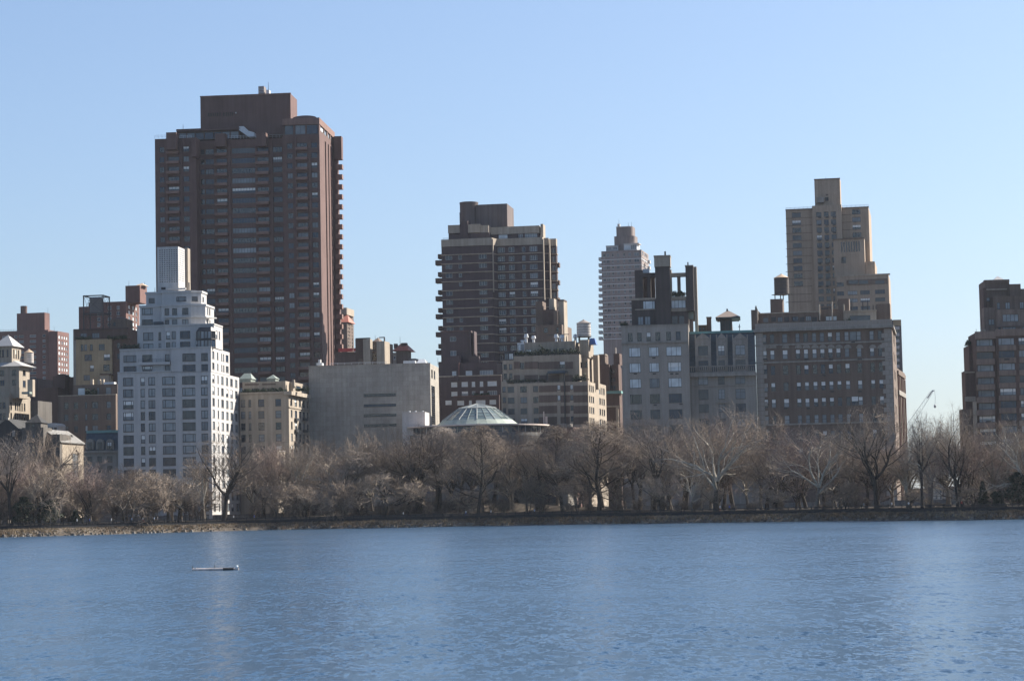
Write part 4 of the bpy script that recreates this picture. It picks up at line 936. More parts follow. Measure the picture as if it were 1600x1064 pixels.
b.slab('roof_rail', STEEL, 890, 1060, 205, 210, 12, 12.2); antenna(b, 1108, 200, 250, 10)
b.finish()
water_tank('water_tank', 'pale cedar water tank with hoops and cone roof above the beige terraces', C7, 1172, 53, 122, 222, 92, 712, TANKW, plain('grey_tank_roof', (.22,.19,.18), .8), 246)
P = lambda x, y: at_depth(C7[0]+x/C7[2], C7[1]+y/C7[2], 709)
q = P(1243, 272); mb = MB(); hw = (P(1270,275)-q).x; ht = P(1240,236).z-q.z
mb.prism([(-hw,-1.5),(hw,-1.5),(hw,1.5),(-hw,1.5)], -.5, ht, TARP, True, [(-hw*.8,-1),(hw*.5,-1),(hw*.5,1),(-hw*.8,1)])
tag(link('tarpaulin_bundle', mb.mesh('tarpaulin_bundle'), None, q, R(-12)), 'bright blue tarpaulin over a stack at the foot of the pale tank', 'tarpaulin')

# ---------------------------------------------------------------- dark brick building
b = Bld('apartment_house', 'dark brick building with sunlit stone edges in the gap beside the grey limestone block', 'building', C7, 1380, 765, 12, mix='dark')
b.box('wall', DKBROWN, 1280, 1362, 432, d=0, to=1372); b.box('wall', DKBROWN, 1370, 1392, 440, d=6, fw=b.grid([(1374,1388)], rows(470,60,3,25), 1380, 500, 6)); b.box('wall', DKBROWN, 1384, 1432, 432, d=1, to=1449, fw=b.grid([(1390,1408,'dh')], rows(468,62,3,28), 1400, 500, 1)); b.box('penthouse', BROWN, 1284, 1330, 358, 436, d=4, to=1355); b.box('penthouse', DKBROWN, 1395, 1440, 350, 436, d=4, to=1460)
b.slab('chimney', LIME, 1402, 1412, 305, 352, 6, 7); b.slab('cap', TAN, 1282, 1334, 354, 362, 3.6, 8); b.slab('cornice', COPPER, 1340, 1452, 632, 652, -3, 2); b.box('lower_wall', DKBROWN, 1335, 1440, 652, d=-2, dep=3, fw=b.grid([(1412,1440,'two')], [(690,740)], 1425, 700, -2)); b.slab('pier', TAN, 1412, 1430, 750, 1000, -3, -2.1, to=1436); b.slab('string_course', BEIGE, 1340, 1448, 742, 756, -2.6, -2)
b.finish()

# ---------------------------------------------------------------- far grey tower
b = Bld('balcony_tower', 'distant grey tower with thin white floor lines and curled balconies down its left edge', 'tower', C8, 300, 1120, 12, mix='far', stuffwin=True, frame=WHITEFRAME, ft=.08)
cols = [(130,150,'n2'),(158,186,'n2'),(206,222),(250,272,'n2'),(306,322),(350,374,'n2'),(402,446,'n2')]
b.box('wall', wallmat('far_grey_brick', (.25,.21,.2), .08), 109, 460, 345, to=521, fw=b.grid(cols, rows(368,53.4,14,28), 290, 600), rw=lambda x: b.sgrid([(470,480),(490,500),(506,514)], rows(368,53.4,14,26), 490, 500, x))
for k in range(14):
    b.slab('floor_band', METALW, 107, 461, 418+53.4*k, 424+53.4*k, -.35, 1, to=523, xref=290); b.slab('balcony', WHITE2, 85, 112, 404+53.4*k, 432+53.4*k, .5, 4.5); 
for k in range(4): b.slab('balcony', WHITE2, 514, 533, 430+53.4*k, 455+53.4*k, 10, 14)
b.box('roof_storey', METALW, 150, 255, 306, 347, d=4, dep=10, fw=b.grid([(155,200,'n3'),(205,250,'n3')], [(316,338)], 200, 325, 4)); b.box('roof_storey', METALW, 306, 420, 286, 347, d=3, to=446, fw=b.grid([(312,360,'n3'),(366,416,'n3')], [(296,335)], 360, 310, 3, 'pale'))
b.slab('roof_edge', WHITE2, 148, 257, 301, 308, 3.6, 8); b.slab('roof_edge', WHITE2, 304, 440, 281, 288, 2.6, 10)
PB = wallmat('far_plant_brick', (.2,.165,.155), .08)
def roundbox(xa, xb, xr, yt, yb, d):
    x0, zt = b.F(xa, yt, d); x1 = b.F(xb, yt, d)[0]; zb = b.F(xa, yb, d)[1]; r = 3.0
    xr_ = b.F(xr, yt, d)[0]
    pts = [(x0,d),(xr_-r,d)] + [(xr_-r+r*math.sin(t*math.pi/12), d+r-r*math.cos(t*math.pi/12)) for t in range(1,7)] + [(xr_,d+9),(x0,d+9)]
    b.mb('plant_block').prism(pts, zb, zt, PB)
roundbox(222, 378, 402, 222, 348, 5); roundbox(240, 355, 380, 137, 226, 6)
b.slab('parapet', WHITE2, 238, 362, 134, 140, 5.7, 6.3); b.slab('roof_vent', WHITE2, 250, 270, 112, 137, 8, 10)
antenna(b, 262, 70, 115, 9, .07); antenna(b, 346, 100, 137, 9, .1); antenna(b, 372, 95, 137, 9, .1)
b.finish()
# ================================================================== GREY LIMESTONE BLOCK (with brick crown)
DKCROWN = wallmat('charcoal_brick', (.075,.062,.06), .14)
b = Bld('apartment_house', 'grey limestone block with wide three-part windows under a dark brick chimney crown', 'building', C9, 340, 656, 6, frame=DARKFRAME, mix='pale')
wl = []
for i, mx in enumerate(('bright','bright','pale','dark','std','std')): wl += b.grid([(124,219,'tri'),(290,371,'tri'),(434 if i == 0 else 446,560 if i == 0 else 555,'n3' if i == 0 else 'tri')], [(332+130*i,408+130*i)], 340, 500, 0, mx)  # top two rows carry a sky reflection painted as pale glass colour
wl += b.grid([(113,150),(190,227),(267,303),(341,381),(431,470),(511,549)], [(208,278)], 340, 240, 0, 'dark')
b.box('wall', LIME, 57, 613, 150, dep=30, fw=wl); b.slab('cornice', LIME2, 54, 616, 284, 299, -.5, -.002); b.slab('coping', LIME2, 55, 616, 146, 153, -.25, .4)
for q, r_ in ((315,416),(161,548),(319,548),(463,548),(507,548),(326,808),(541,800)): b.slab('air_conditioner', STEEL, q, q+26, r_, r_+10, -.25, -.002)
b.crop = C8
b.box('crown', DKCROWN, 372, 866, 765, 1010, d=5, dep=18, fw=b.grid([(474,579,'tri'),(721,849,'n4')], [(783,853)], 620, 820, 5, 'pale') + b.grid([(430,478,'two'),(490,539,'two'),(727,777,'two'),(789,836,'two')], [(918,990)], 640, 950, 5, 'white'))
b.slab('stone_lintel', TAN, 372, 580, 760, 778, 4.8, 5.2); b.slab('stone_lintel', TAN, 716, 866, 748, 778, 4.8, 5.2); b.slab('stone_sill', TAN, 404, 580, 855, 864, 4.8, 4.998); b.slab('stone_sill', TAN, 720, 864, 848, 876, 4.8, 4.998)
b.slab('chimney', DKCROWN, 578, 708, 484, 1000, 3.2, 8); b.slab('chimney_top', TAN, 570, 712, 392, 484, 2.8, 8.4); b.slab('chimney_cap', BEIGE, 566, 714, 386, 396, 2.5, 8.7); b.slab('chimney_pot', STEEL, 660, 674, 352, 388, 5, 6)
b.slab('pier', DKCROWN, 400, 470, 516, 770, 5.2, 9); b.slab('pier', DKCROWN, 505, 538, 545, 770, 5.4, 9); b.slab('lintel', DKCROWN, 470, 578, 540, 574, 5.3, 9); b.slab('inner_wall', DKBROWN, 470, 578, 575, 770, 11, 12); b.slab('vent_cap', METALW, 470, 530, 505, 542, 6.5, 8)
b.slab('pier', TAN, 708, 723, 512, 770, 5.0, 8); b.slab('pier', BROWN, 772, 801, 571, 770, 5.6, 7); b.slab('lintel', TAN, 723, 845, 540, 572, 5.2, 7.5); b.slab('pier', DKCROWN, 844, 912, 478, 870, 3.0, 6.5, to=938); b.slab('pier_cap', TAN, 840, 914, 472, 480, 2.8, 6.6, to=942); b.slab('pier', TAN, 916, 942, 486, 1060, 7.5, 12); b.slab('chimney_pot', STEEL, 861, 872, 446, 474, 5, 5.6)
b.slab('copper_panel', PALECOP, 872, 914, 850, 945, 7.0, 7.4); b.slab('pier', BEIGE, 864, 884, 690, 850, 4.6, 5.4); planting(b, 722, 842, 690, 745, 5.4, 70); planting(b, 285, 330, 968, 1000, 1, 25)
b.slab('stair_house', BROWN, 880, 912, 950, 1060, 6, 9)
b.finish()

# ---------------------------------------------------------------- mansard limestone building
b = Bld('mansard_apartment_house', 'grey limestone building with dark blue mansard strips between tall dormer bays', 'building', C9, 900, 658, 6, frame=DARKFRAME, mix='white')
cc = [(697,778,'cross'),(862,916,'cross'),(1005,1087,'cross')]
wl = b.grid(cc, [(570,640),(682,764),(803,872),(925,1000)], 900, 600)
x0, x1, _, _, _, z1 = b.box('wall', LIME2, 616, 1180, 560, dep=26, fw=wl)
zt = b.F(900, 216, 2.6)[1]
mb = b.mb('mansard_roof'); mb.prism([(x0+.1,.9),(x1-.1,.9),(x1-.1,24),(x0+.1,24)], z1+.003, zt, TEALM, True, [(x0+.1,2.4),(x1-.1,2.4),(x1-.1,22),(x0+.1,22)])
for i in range(14):
    t = (i+.5)/14; mb.box(x0+.1, x1-.1, .9+1.5*t-.08, .9+1.5*t+.1, z1+(zt-z1)*t, z1+(zt-z1)*t+.14, TEALM)
b.slab('ridge', COPPER, 612, 1168, 197, 216, 1.9, 23)
for (xa, xb), c in zip(((668,800),(845,938),(980,1108)), cc):
    b.box('dormer_bay', LIME2, xa, xb, 268, 562, d=.15, dep=4, own=True, fw=b.grid([c], [(318,400),(440,516)], 900, 360, .15))
    gx0, gzz = b.F(xa, 268, .1); gx1 = b.F(xb, 268, .1)[0]; gt = b.F((xa+xb)/2, 214, .1)[1]; gm = (gx0+gx1)/2
    b.mb('gable', True).extr([(gx0,gzz+.003),(gx1,gzz+.003),(gx1-.25*(gx1-gx0),gzz+(gt-gzz)*.55),(gm,gt),(gx0+.25*(gx1-gx0),gzz+(gt-gzz)*.55)], .05, 3.5, LIME2)
    b.slab('sill', LIME2, c[0]-6, c[1]+6, 402, 412, -.2, .148)
    for q in (xa-2, xb-8): b.slab('finial', LIME2, q, q+9, 228, 300, -.15, .5)
b.slab('balustrade', LIME2, 618, 1172, 484, 492, -.7, -.4); b.slab('balustrade_base', LIME2, 618, 1172, 536, 548, -.8, -.3)
for i in range(34): q = 620+i*16.6; b.slab('baluster', LIME2, q, q+7, 492, 536, -.65, -.45)
b.slab('cornice', LIME2, 612, 1180, 548, 574, -1.3, -.002); b.slab('string_course', LIME2, 614, 1182, 648, 656, -.25, -.002); b.slab('sill', LIME2, 845, 960, 785, 796, -.6, -.002)
b.slab('chimney', DKBROWN, 766, 804, 84, 200, 8, 11); b.slab('chimney_cap', BROWN, 763, 807, 80, 88, 7.7, 11.3); b.box('low_house', BROWN, 690, 766, 150, 215, d=9, dep=7, fw=b.grid([(705,722),(735,750)], [(168,190)], 725, 180, 9)); b.slab('house_coping', TAN, 688, 768, 148, 153, 8.6, 12)
b.slab('finial', STEEL, 1036, 1042, 140, 200, 6, 6.4); b.slab('finial', STEEL, 1030, 1048, 158, 164, 5.9, 6.5)
b.finish()
b = Bld('roof_pavilion', 'dark rooftop pavilion with wide hipped roof like a pagoda', 'pavilion', C9, 935, 668, 6, zg=52)
b.slab('wall', DKCROWN, 878, 976, 98, 215, 0, 8, to=998); pyramid(b, 'roof', plain('pavilion_shingle', (.16,.125,.11), .8), 848, 1038, 30, 82, -2.5, 11.5, ridge=.08, over=.3); b.slab('eaves', TEALM, 850, 1036, 82, 92, -2.2, 11); b.slab('cap', STEEL, 930, 944, 14, 34, 4, 5)
for q in (884, 905, 926, 947): b.slab('panel', STEEL, q, q+14, 112, 190, -.1, -.002)
b.finish()

# ---------------------------------------------------------------- wide brown brick building with quoins
b = Bld('apartment_house', 'wide brown brick building with pale corner quoins, stone courses and roof balustrade', 'building', C11, 600, 655, 11, frame=DARKFRAME, mix='white')
cx = [165,220,312,405,463,525,582,640,698,760,848,942,1002]; colw = [(c-16 if c != 312 else c-19, c+16 if c != 312 else c+19, 'dh') for c in cx]
wl = []
for i, (y, h, mx) in enumerate(((230,64,'white'),(347,66,'white'),(460,66,'dark'),(582,62,'white'),(700,62,'white'),(822,64,'white'),(940,64,'std'),(1060,64,'std'))):
    g = b.grid(colw, [(y,y+h)], 560, 500, 0, mx); wl += [(*q[:6], i) for q in g]
wl += [(*q[:6], 0) for q in b.grid([(781,832,'one')], [(230,294)], 560, 500, 0, 'white')] + [(*q[:6], 4) for q in b.grid([(781,832,'one')], [(696,762)], 560, 500, 0, 'dark')]
x0, x1, _, dp, _, z1 = b.box('wall', BROWN, 92, 1080, 205, to=1107, xref=585, fw=wl, rw=lambda x: b.sgrid([(1086,1089),(1094,1097),(1101,1104)], rows(250,120,6,60), 1095, 400, x))
b.slab('cornice', LIME2, 88, 1084, 192, 210, -1.3, .4, to=1112, dx=.4, xref=585); b.slab('balustrade_rail', LIME, 90, 1082, 150, 158, -.9, -.5, xref=585); b.slab('balustrade_base', LIME, 90, 1082, 184, 192.5, -1.0, -.3, xref=585)
zr = b.F(585, 157, -.8)[1]; zb = b.F(585, 185, -.8)[1]; bm_ = MB(); bm_.box(0,.45,0,.3,0,zr-zb,LIME); bme = bm_.mesh('baluster')
for i in range(78):
    q = 93+i*12.65; x = b.F(q, 170, -.85)[0]; link('baluster', bme, b.root, (x, -.85, zb))
for i in range(13): q = 92+i*81.5; b.slab('balustrade_pier', LIME, q, q+9, 152, 190, -1.0, -.4, xref=585)
for ya in (302, 428, 880): b.slab('string_course', LIME2, 92, 1081, ya, ya+11, -.3, -.002, xref=585)
zq0, zq1 = b.F(585, 445, 0)[1], b.F(585, 216, 0)[1]
n = int(zq1/1.35)
for i in range(n):      # quoins alternate long and short
    for side in (0, 1):
        w_ = (3.0 if i % 2 else 2.2)
        key = ('quoin', i % 2)
        if key not in _WC: mb = MB(); mb.box(0, w_, -.16, -.002, 0, 1.28, LIME); _WC[key] = mb.mesh('quoin')
        link('quoin', _WC[key], b.root, (x0+.05 if side == 0 else x1-w_-.05, 0, zq1-(i+1)*1.35))
# stone surrounds of the second row
for c in cx:
    xm, zt = b.F(c, 318, 0); r = (b.F(c+27,318,0)[0]-xm); zs = b.F(c, 345, 0)[1]
    b.mb('arched_surround', True).extr([(xm+r*math.cos(t*math.pi/8), zs+.1+(zt-zs)*math.sin(t*math.pi/8)) for t in range(9)], -.14, -.002, LIME2)
for q in (165,312,463,640,848,942): 
    if random.random() < .8: b.slab('air_conditioner', STEEL, q-16, q+16, 416, 427, -.35, -.004)
for q, r_ in ((312,772),(478,772),(650,650),(850,650),(590,532),(800,292),(640,420)): b.slab('air_conditioner', STEEL, q-13, q+13, r_, r_+10, -.35, -.004)
# roof storey
b.box('roof_storey', BROWN, 104, 548, 88, 205, d=5, dep=14, fw=b.grid([(149,188,'one'),(254,290,'two'),(361,405,'one'),(457,496,'n3')], [(116,150)], 320, 130, 5, 'white')); b.slab('roof_edge', TAN, 102, 550, 82, 90, 4.6, 6)
for q in (225,320,430,520): b.slab('shutter', STEEL, q-18, q+18, 118, 152, 4.9, 4.998)
b.slab('side_wall', BROWN, 62, 106, 66, 230, 1.5, 14); b.slab('pilaster', TAN, 103, 111, 60, 140, .8, 1.5); x, z = b.F(98, 36, 3); b.mb('chimney_pot', True).lathe([(.3,b.F(98,70,3)[1]),(.3,z-.6),(.12,z)], STEEL, 8, x, 3)
b.box('roof_storey', BROWN, 556, 735, 62, 200, d=6, dep=10, fw=b.grid([(601,682,'n3')], [(110,143)], 640, 120, 6, 'pale')); b.slab('stair_house', BROWN, 560, 640, 38, 64, 8, 13); b.slab('stair_opening', STEEL, 570, 620, 52, 62, 7.9, 8)
for q, y_ in ((550,25),(641,5),(727,25)): b.slab('pilaster', TAN, q, q+9, y_, 140, 4.2, 5.2)
b.box('roof_storey', TAN, 738, 966, 76, 200, d=4.5, dep=8, fw=b.grid([(775,925,'n3')], [(106,148)], 850, 120, 4.5, 'std')); b.slab('roof_edge', BEIGE, 735, 968, 68, 78, 4.1, 6); b.slab('plant_house', BROWN, 966, 1066, 22, 200, 7, 14); b.slab('plant_house', BROWN, 690, 770, -15, 70, 10, 15)
for q, y_ in ((790,-5),(870,5),(905,0),(945,30)): antenna(b, q, y_, 75, 8, .22)
planting(b, 740, 780, 130, 160, 3.4, 20); b.finish((1, 3, 4))
water_tank('water_tank', 'dark water tank with tan cone roof on steel legs above the balustrade', C10, 252, 47, 714, 818, 686, 672, plain('dark_cedar', (.085,.07,.062), .8), TANROOF, 930)
P = lambda x, y: at_depth(C10[0]+x/C10[2], C10[1]+y/C10[2], 669.5)
q = P(219, 935); hw = (P(258,935)-q).x; mb = MB(); mb.box(-hw, hw, 0, 5, -4, P(219,848).z-q.z, BROWN)
tag(link('tank_house', mb.mesh('tank_house'), None, q, R(-11)), 'plain brown brick bulkhead directly under the dark water tank', 'bulkhead')

# ---------------------------------------------------------------- beyond it along the avenue
b = Bld('balcony_building', 'blue-shadowed slab with stacked white balconies just beyond the quoined building', 'building', C16, 210, 780, 6, mix='dark')
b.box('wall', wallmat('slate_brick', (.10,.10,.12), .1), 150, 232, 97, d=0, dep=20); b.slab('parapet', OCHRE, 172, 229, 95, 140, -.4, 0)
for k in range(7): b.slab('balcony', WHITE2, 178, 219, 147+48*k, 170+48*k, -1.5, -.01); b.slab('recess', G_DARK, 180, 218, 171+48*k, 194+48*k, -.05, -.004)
b.finish()
b = Bld('ornate_apartment_house', 'narrow brown ornate facade with heavy top cornice and a sunlit edge', 'building', C16, 215, 700, 14, mix='dark')
b.box('wall', RED, 170, 196, 500, d=0, to=262, rw=lambda x: b.sgrid([(204,211,'dh'),(219,226,'dh'),(240,247,'dh')], rows(530,62,6,38), 220, 600, x)); b.slab('cornice', BROWN, 166, 196, 478, 508, -.8, .5, to=266, dx=.7); b.slab('crest', BROWN, 168, 196, 460, 478, -.3, .5, to=258, dx=.2); b.slab('pier', BEIGE, 195.4, 196, 512, 1100, 3, 3.1, to=214, dx=.35)
x1 = b.F(196,500,0)[0]
for i in range(5): y0 = b.S(206+i*12, 600, x1)[0]; b.mb('pilaster', True).box(x1+.004, x1+.5, y0, y0+1.0, -3, b.S(206,520,x1)[1], BEIGE if i % 2 else RED)
b.slab('balcony', LIME2, 180, 197, 625, 660, -.8, 0, to=268, dx=.9); b.finish()

# ---------------------------------------------------------------- tower behind the quoined building
b = Bld('sand_brick_tower', 'sand brown tower of plain slabs with a square block on top, behind the quoined building', 'tower', C10, 540, 850, 11, mix='std', frame=BROWNFRAME, ft=.08)
b.box('wall', SAND, 276, 447, 276, d=2.5, dep=20, fw=b.grid([(322,379,'n3')], rows(296,48.7,10,30), 350, 500, 2.5)); b.box('wall', SAND, 445, 632, 249, d=0, dep=20, fw=b.grid([(477,511,'n2'),(526,557,'n2'),(571,604,'n2')], rows(291,49.1,13,30), 540, 500)); b.box('wall', SAND, 631, 806, 264, d=2.5, to=821, fw=b.grid([(704,758,'n3')], rows(276,49,5,30), 730, 400, 2.5))
for k in range(12): b.slab('floor_line', BROWN, 277, 446, 329+48.7*k, 332+48.7*k, 2.4, 2.499)
for k in range(5): b.slab('floor_line', BROWN, 632, 700, 308+48.7*k, 311+48.7*k, 2.4, 2.499)
for k in range(10):
    for c in (494, 541, 587): 
        if k < 4 or c < 560: b.slab('air_conditioner', STEEL, c-10, c+10, 321+49.1*k, 330+49.1*k, -.4, -.004)
b.box('top_block', SAND, 459, 622, 82, 252, d=3, to=628); b.slab('coping', BROWN, 457, 624, 78, 84, 2.7, 3.5); antenna(b, 533, 70, 82, 6); b.slab('louver', BROWN, 533, 549, 178, 188, 2.9, 2.998); b.slab('louver', STEEL, 528, 550, 198, 222, 2.9, 2.998); b.slab('duct', LIME2, 474, 520, 198, 232, 1.2, 2.9); b.slab('coping', BROWN, 275, 448, 272, 279, 2.2, 3.2); b.slab('coping', BROWN, 630, 808, 260, 267, 2.2, 3.2)
railing(b, 277, 445, 262, 274, 3, 1.5); railing(b, 640, 806, 248, 262, 3, 1.5)
b.box('step_wall', SAND, 581, 778, 465, d=-6, to=793, fw=b.grid([(630+i*16, 638+i*16, 'hole') for i in range(8)], [(482,548)], 680, 500, -6) + b.grid([(632,646,'dh'),(638,662,'dh')], [(580,618)], 640, 600, -6)); b.box('step_wall', SAND, 784, 846, 609, d=-5, to=859); b.slab('coping', BROWN, 579, 780, 460, 467, -6.3, -5)
b.box('low_wall', SAND, 598, 934, 697, d=-11, to=945, fw=b.grid([(603,648,'n3')], [(742,768),(800,826),(860,890)], 625, 750, -11) + b.grid([(672,735,'n4'),(753,814,'n4'),(848,911,'n4')], [(792,818),(842,866),(893,915)], 790, 800, -11, 'white')); b.slab('window_band', BROWN, 665, 925, 722, 757, -11.2, -11.002)
for q in (680, 745, 850): b.slab('pane', G_MID, q, q+58, 730, 752, -11.26, -11.21)
b.slab('coping', TAN, 640, 944, 690, 699, -11.3, -10); b.finish()

# ---------------------------------------------------------------- right edge building
b = Bld('stepped_apartment_house', 'dark brown stepped building cut by the right edge with wide pale-framed windows', 'building', C12, 560, 640, 4, frame=DARKFRAME, mix='white')
PALEB = wallmat('spandrel_brick', (.20,.15,.125), .12)
b.box('tower', BROWN, 489, 627, 100, d=14, dep=12, fw=b.grid([(500,520,'one')], [(195,215)], 510, 205, 14)); b.slab('crown', BROWN, 489, 628, 96, 112, 13.6, 16); pyramid(b, 'roof', LEADROOF, 540, 602, 76, 97, 16, 22); b.slab('corner_block', DKBROWN, 483, 500, 142, 400, 13, 20); b.slab('tan_band', TAN, 494, 615, 146, 153, 13.6, 13.998)
b.box('tower', BROWN, 628, 690, 120, d=12, dep=12); b.box('tower', BROWN, 690, 900, 144, d=11, dep=14); b.box('setback_wall', BROWN, 548, 900, 182, d=8, dep=6, fw=b.grid([(560,576,'one'),(606,632,'two'),(686,708,'two'),(730,790,'tri')], [(222,258)], 620, 240, 8)); b.box('setback_wall', PALEB, 486, 560, 250, d=9, dep=5, fw=b.grid([(499,512,'one'),(527,545,'one')], [(250,282)], 520, 260, 9) + b.grid([(513,545,'two')], [(315,346)], 530, 330, 9))
b.box('setback_wall', PALEB, 560, 900, 258, d=5, dep=4, fw=b.grid([(562,580),(590,678,'n4'),(720,790,'n4')], [(288,328)], 620, 300, 5)); b.box('setback_wall', BROWN, 560, 900, 350, d=3, dep=4, fw=b.grid([(566,582),(590,664,'n4'),(700,770,'n4')], [(358,384)], 620, 370, 3))
b.box('wall', DKBROWN, 440, 550, 388, d=.8, dep=16, fw=b.grid([(453,543,'tri')], rows(426,70.5,9,36), 500, 640, .8)); b.box('wall', DKBROWN, 550, 900, 370, d=0, dep=16, fw=b.grid([(574,662,'tri'),(686,770,'tri'),(800,880,'tri')], rows(419,69.5,9,38), 615, 640))
for k in range(9):
    b.slab('spandrel', PALEB, 448, 548, 464+70.5*k, 495+70.5*k, -.5, .798); b.slab('spandrel', PALEB, 570, 666, 459+69.5*k, 487+69.5*k, -.3, -.002); b.slab('spandrel', PALEB, 683, 774, 457+69.5*k, 485+69.5*k, -.3, -.002)
b.slab('parapet', PALEB, 438, 552, 382, 424, -.2, .79); b.slab('parapet', PALEB, 548, 900, 366, 404, -.3, -.002)
for q, r_ in ((600,532),(615,870),(500,875)): b.slab('air_conditioner', STEEL, q, q+28, r_, r_+9, -.75, -.51)
b.box('left_wing', DKBROWN, 403, 441, 458, d=9, dep=12); b.box('left_wing', DKBROWN, 382, 441, 600, d=5, dep=8); b.box('left_wing', BROWN, 364, 441, 812, d=3, dep=6); b.slab('stone_pier', TAN, 428, 446, 770, 1100, .3, 2); b.slab('tan_band', TAN, 380, 441, 742, 770, 4.7, 4.998); b.slab('tan_band', TAN, 380, 441, 604, 612, 4.7, 4.998)
planting(b, 388, 440, 428, 460, 11, 45); antenna(b, 444, 368, 392, 3)
for q in (470, 488): b.slab('chimney_pot', TAN, q, q+8, 370, 392, 4, 5)
b.finish()

# ================================================================== ROUND MUSEUM
def round_museum():
    P = lambda x, y, Y=684: at_depth(C14[0]+x/C14[2], C14[1]+y/C14[2], Y)
    YC = 690; c = P(715, 400, YC); zg = 3.0; RIM = (P(1372, 300, YC)-P(715, 300, YC)).x
    root = empty('round_museum', (c.x, YC, zg), 0, label='round museum building with shallow glass dome over its wide disc roof', cat='museum')
    RC = wallmat('museum_concrete', (.15,.147,.145), .14, .8, .25); RIMM = plain('rim_flashing', (.62,.52,.47), .6)
    z = lambda y, Y=YC: P(715, y, Y).z - zg
    ztop = z(298, YC-RIM)
    mb = MB(); mb.lathe([(RIM*.93, ztop-.55), (RIM, ztop-.4), (RIM, ztop), (RIM*.7, ztop+.2), (1, ztop+.25)], RIMM, 72); link('roof', mb.mesh('roof'), root)
    # rings of the drum, each a little smaller than the one above
    zz = ztop-.56; r = RIM*.97
    mb = MB(); mb.lathe([(r*.955, zz-2.0), (r*.955, zz)], G_BLUE, 72); link('clerestory', mb.mesh('clerestory'), root)
    for k in range(48):
        a = 2*math.pi*k/48; mb = MB(); mb.box(-.09, .09, -.1, .1, zz-2.0, zz-.01, PALECOP if k % 3 else METALW); link('mullion', mb.mesh('mullion'), root, (r*.957*math.cos(a), r*.957*math.sin(a), 0), a)
    zz -= 2.0
    for k in range(4):
        h = 3.6; r1, r0 = r-k*.95, r-k*.95-.6
        mb = MB(); mb.lathe([(r0-.3, zz-h), (r0, zz-h), (r1, zz-.9), (r1, zz), (r1-.9, zz+.1)], RC, 72); link('spiral_band', mb.mesh('spiral_band'), root)
        mb = MB(); mb.lathe([(r0-.9, zz-h-.8), (r0-.9, zz-h-.002)], G_DARK, 72); link('skylight_strip', mb.mesh('skylight_strip'), root); zz -= h+.8
    mb = MB(); mb.lathe([(r-5, -4), (r-5, zz+.1)], RC, 48); link('base', mb.mesh('base'), root)
    # dome: skirt, main cone, cap
    YD = YC; rs = (P(1098,290,YD)-P(342,290,YD)).x/2; rb = (P(1035,262,YD)-P(400,262,YD)).x/2; rt = (P(872,157,YD)-P(540,157,YD)).x/2; xo = P(720,262,YD).x-c.x
    zb_, zc_, zt_, za_ = ztop+.15, z(262)-.2, z(160), z(117)
    dome = link('dome', None, root, (xo, 0, 0))
    mb = MB(); mb.lathe([(rs, zb_), (rb, zc_)], PALECOP, 24); link('skirt', mb.mesh('skirt'), dome)
    N_, rings = 24, [(rb, zc_), (rb*.74+rt*.26, zc_*.74+zt_*.26), (rb*.48+rt*.52, zc_*.48+zt_*.52), (rb*.22+rt*.78, zc_*.22+zt_*.78), (rt*1.0, zt_)]
    RIBM = plain('rib_metal', (.30,.32,.31), .6)
    gl = [glass('dome_glass_a', (.075,.105,.105), .25), glass('dome_glass_b', (.10,.135,.135), .25), glass('dome_glass_c', (.13,.165,.165), .28)]
    th = Vector((0, 0, -.08))
    for i in range(N_):
        a0, a1 = 2*math.pi*i/N_, 2*math.pi*(i+1)/N_
        for (ra, z0), (rb_, z1) in zip(rings, rings[1:]):
            q = [Vector((ra*math.cos(a0), ra*math.sin(a0), z0)), Vector((ra*math.cos(a1), ra*math.sin(a1), z0)), Vector((rb_*math.cos(a1), rb_*math.sin(a1), z1)), Vector((rb_*math.cos(a0), rb_*math.sin(a0), z1))]
            g = random.choice(gl); mb = MB(); mb.face(q, g); mb.face([p+th for p in reversed(q)], g)
            for k in range(4): k2 = (k+1) % 4; mb.face([q[k], q[k]+th, q[k2]+th, q[k2]], g)
            link('pane', mb.mesh('pane'), dome)
        mb = MB(); wd = .15 if i % 2 == 0 else .09
        mb.tube((rb*math.cos(a0), rb*math.sin(a0), zc_+.05), (rt*math.cos(a0), rt*math.sin(a0), zt_+.05), wd, wd, RIBM if i % 2 == 0 else PALECOP, 6); link('rib', mb.mesh('rib'), dome)
    for ra, z0 in rings[1:4]:
        mb = MB()
        for i in range(N_):
            a0, a1 = 2*math.pi*i/N_, 2*math.pi*(i+1)/N_
            mb.tube((ra*math.cos(a0), ra*math.sin(a0), z0+.03), (ra*math.cos(a1), ra*math.sin(a1), z0+.03), .06, .06, RIBM, 4)
        link('glazing_ring', mb.mesh('glazing_ring'), dome)
    mb = MB(); mb.lathe([(rt*1.04, zt_-.3), (rt*1.06, zt_), (rt*1.02, zt_+.12)], RIBM, 24); link('curb', mb.mesh('curb'), dome)
    CAPG = glass('cap_glass', (.18,.205,.215), .3)
    for i in range(12):
        a0, a1 = 2*math.pi*i/12, 2*math.pi*(i+1)/12; q = [Vector((rt*math.cos(a0), rt*math.sin(a0), zt_+.13)), Vector((rt*math.cos(a1), rt*math.sin(a1), zt_+.13)), Vector((0,0,za_))]
        mb = MB(); mb.face(q, CAPG); mb.face([p+th for p in reversed(q)], CAPG); link('cap_pane', mb.mesh('cap_pane'), dome)
        mb = MB(); mb.tube(q[0]+Vector((0,0,.04)), q[2]+Vector((0,0,.04)), .1, .06, RIBM, 5); link('cap_rib', mb.mesh('cap_rib'), dome)
    for x, y in ((1312,188),(1340,232),(1330,232)):
        p = P(x, y, YC+2); mb = MB(); mb.tube((p.x-c.x, 2, ztop), (p.x-c.x, 2, p.z-zg), .16, .16, RIMM, 6); link('roof_pipe', mb.mesh('roof_pipe'), root)
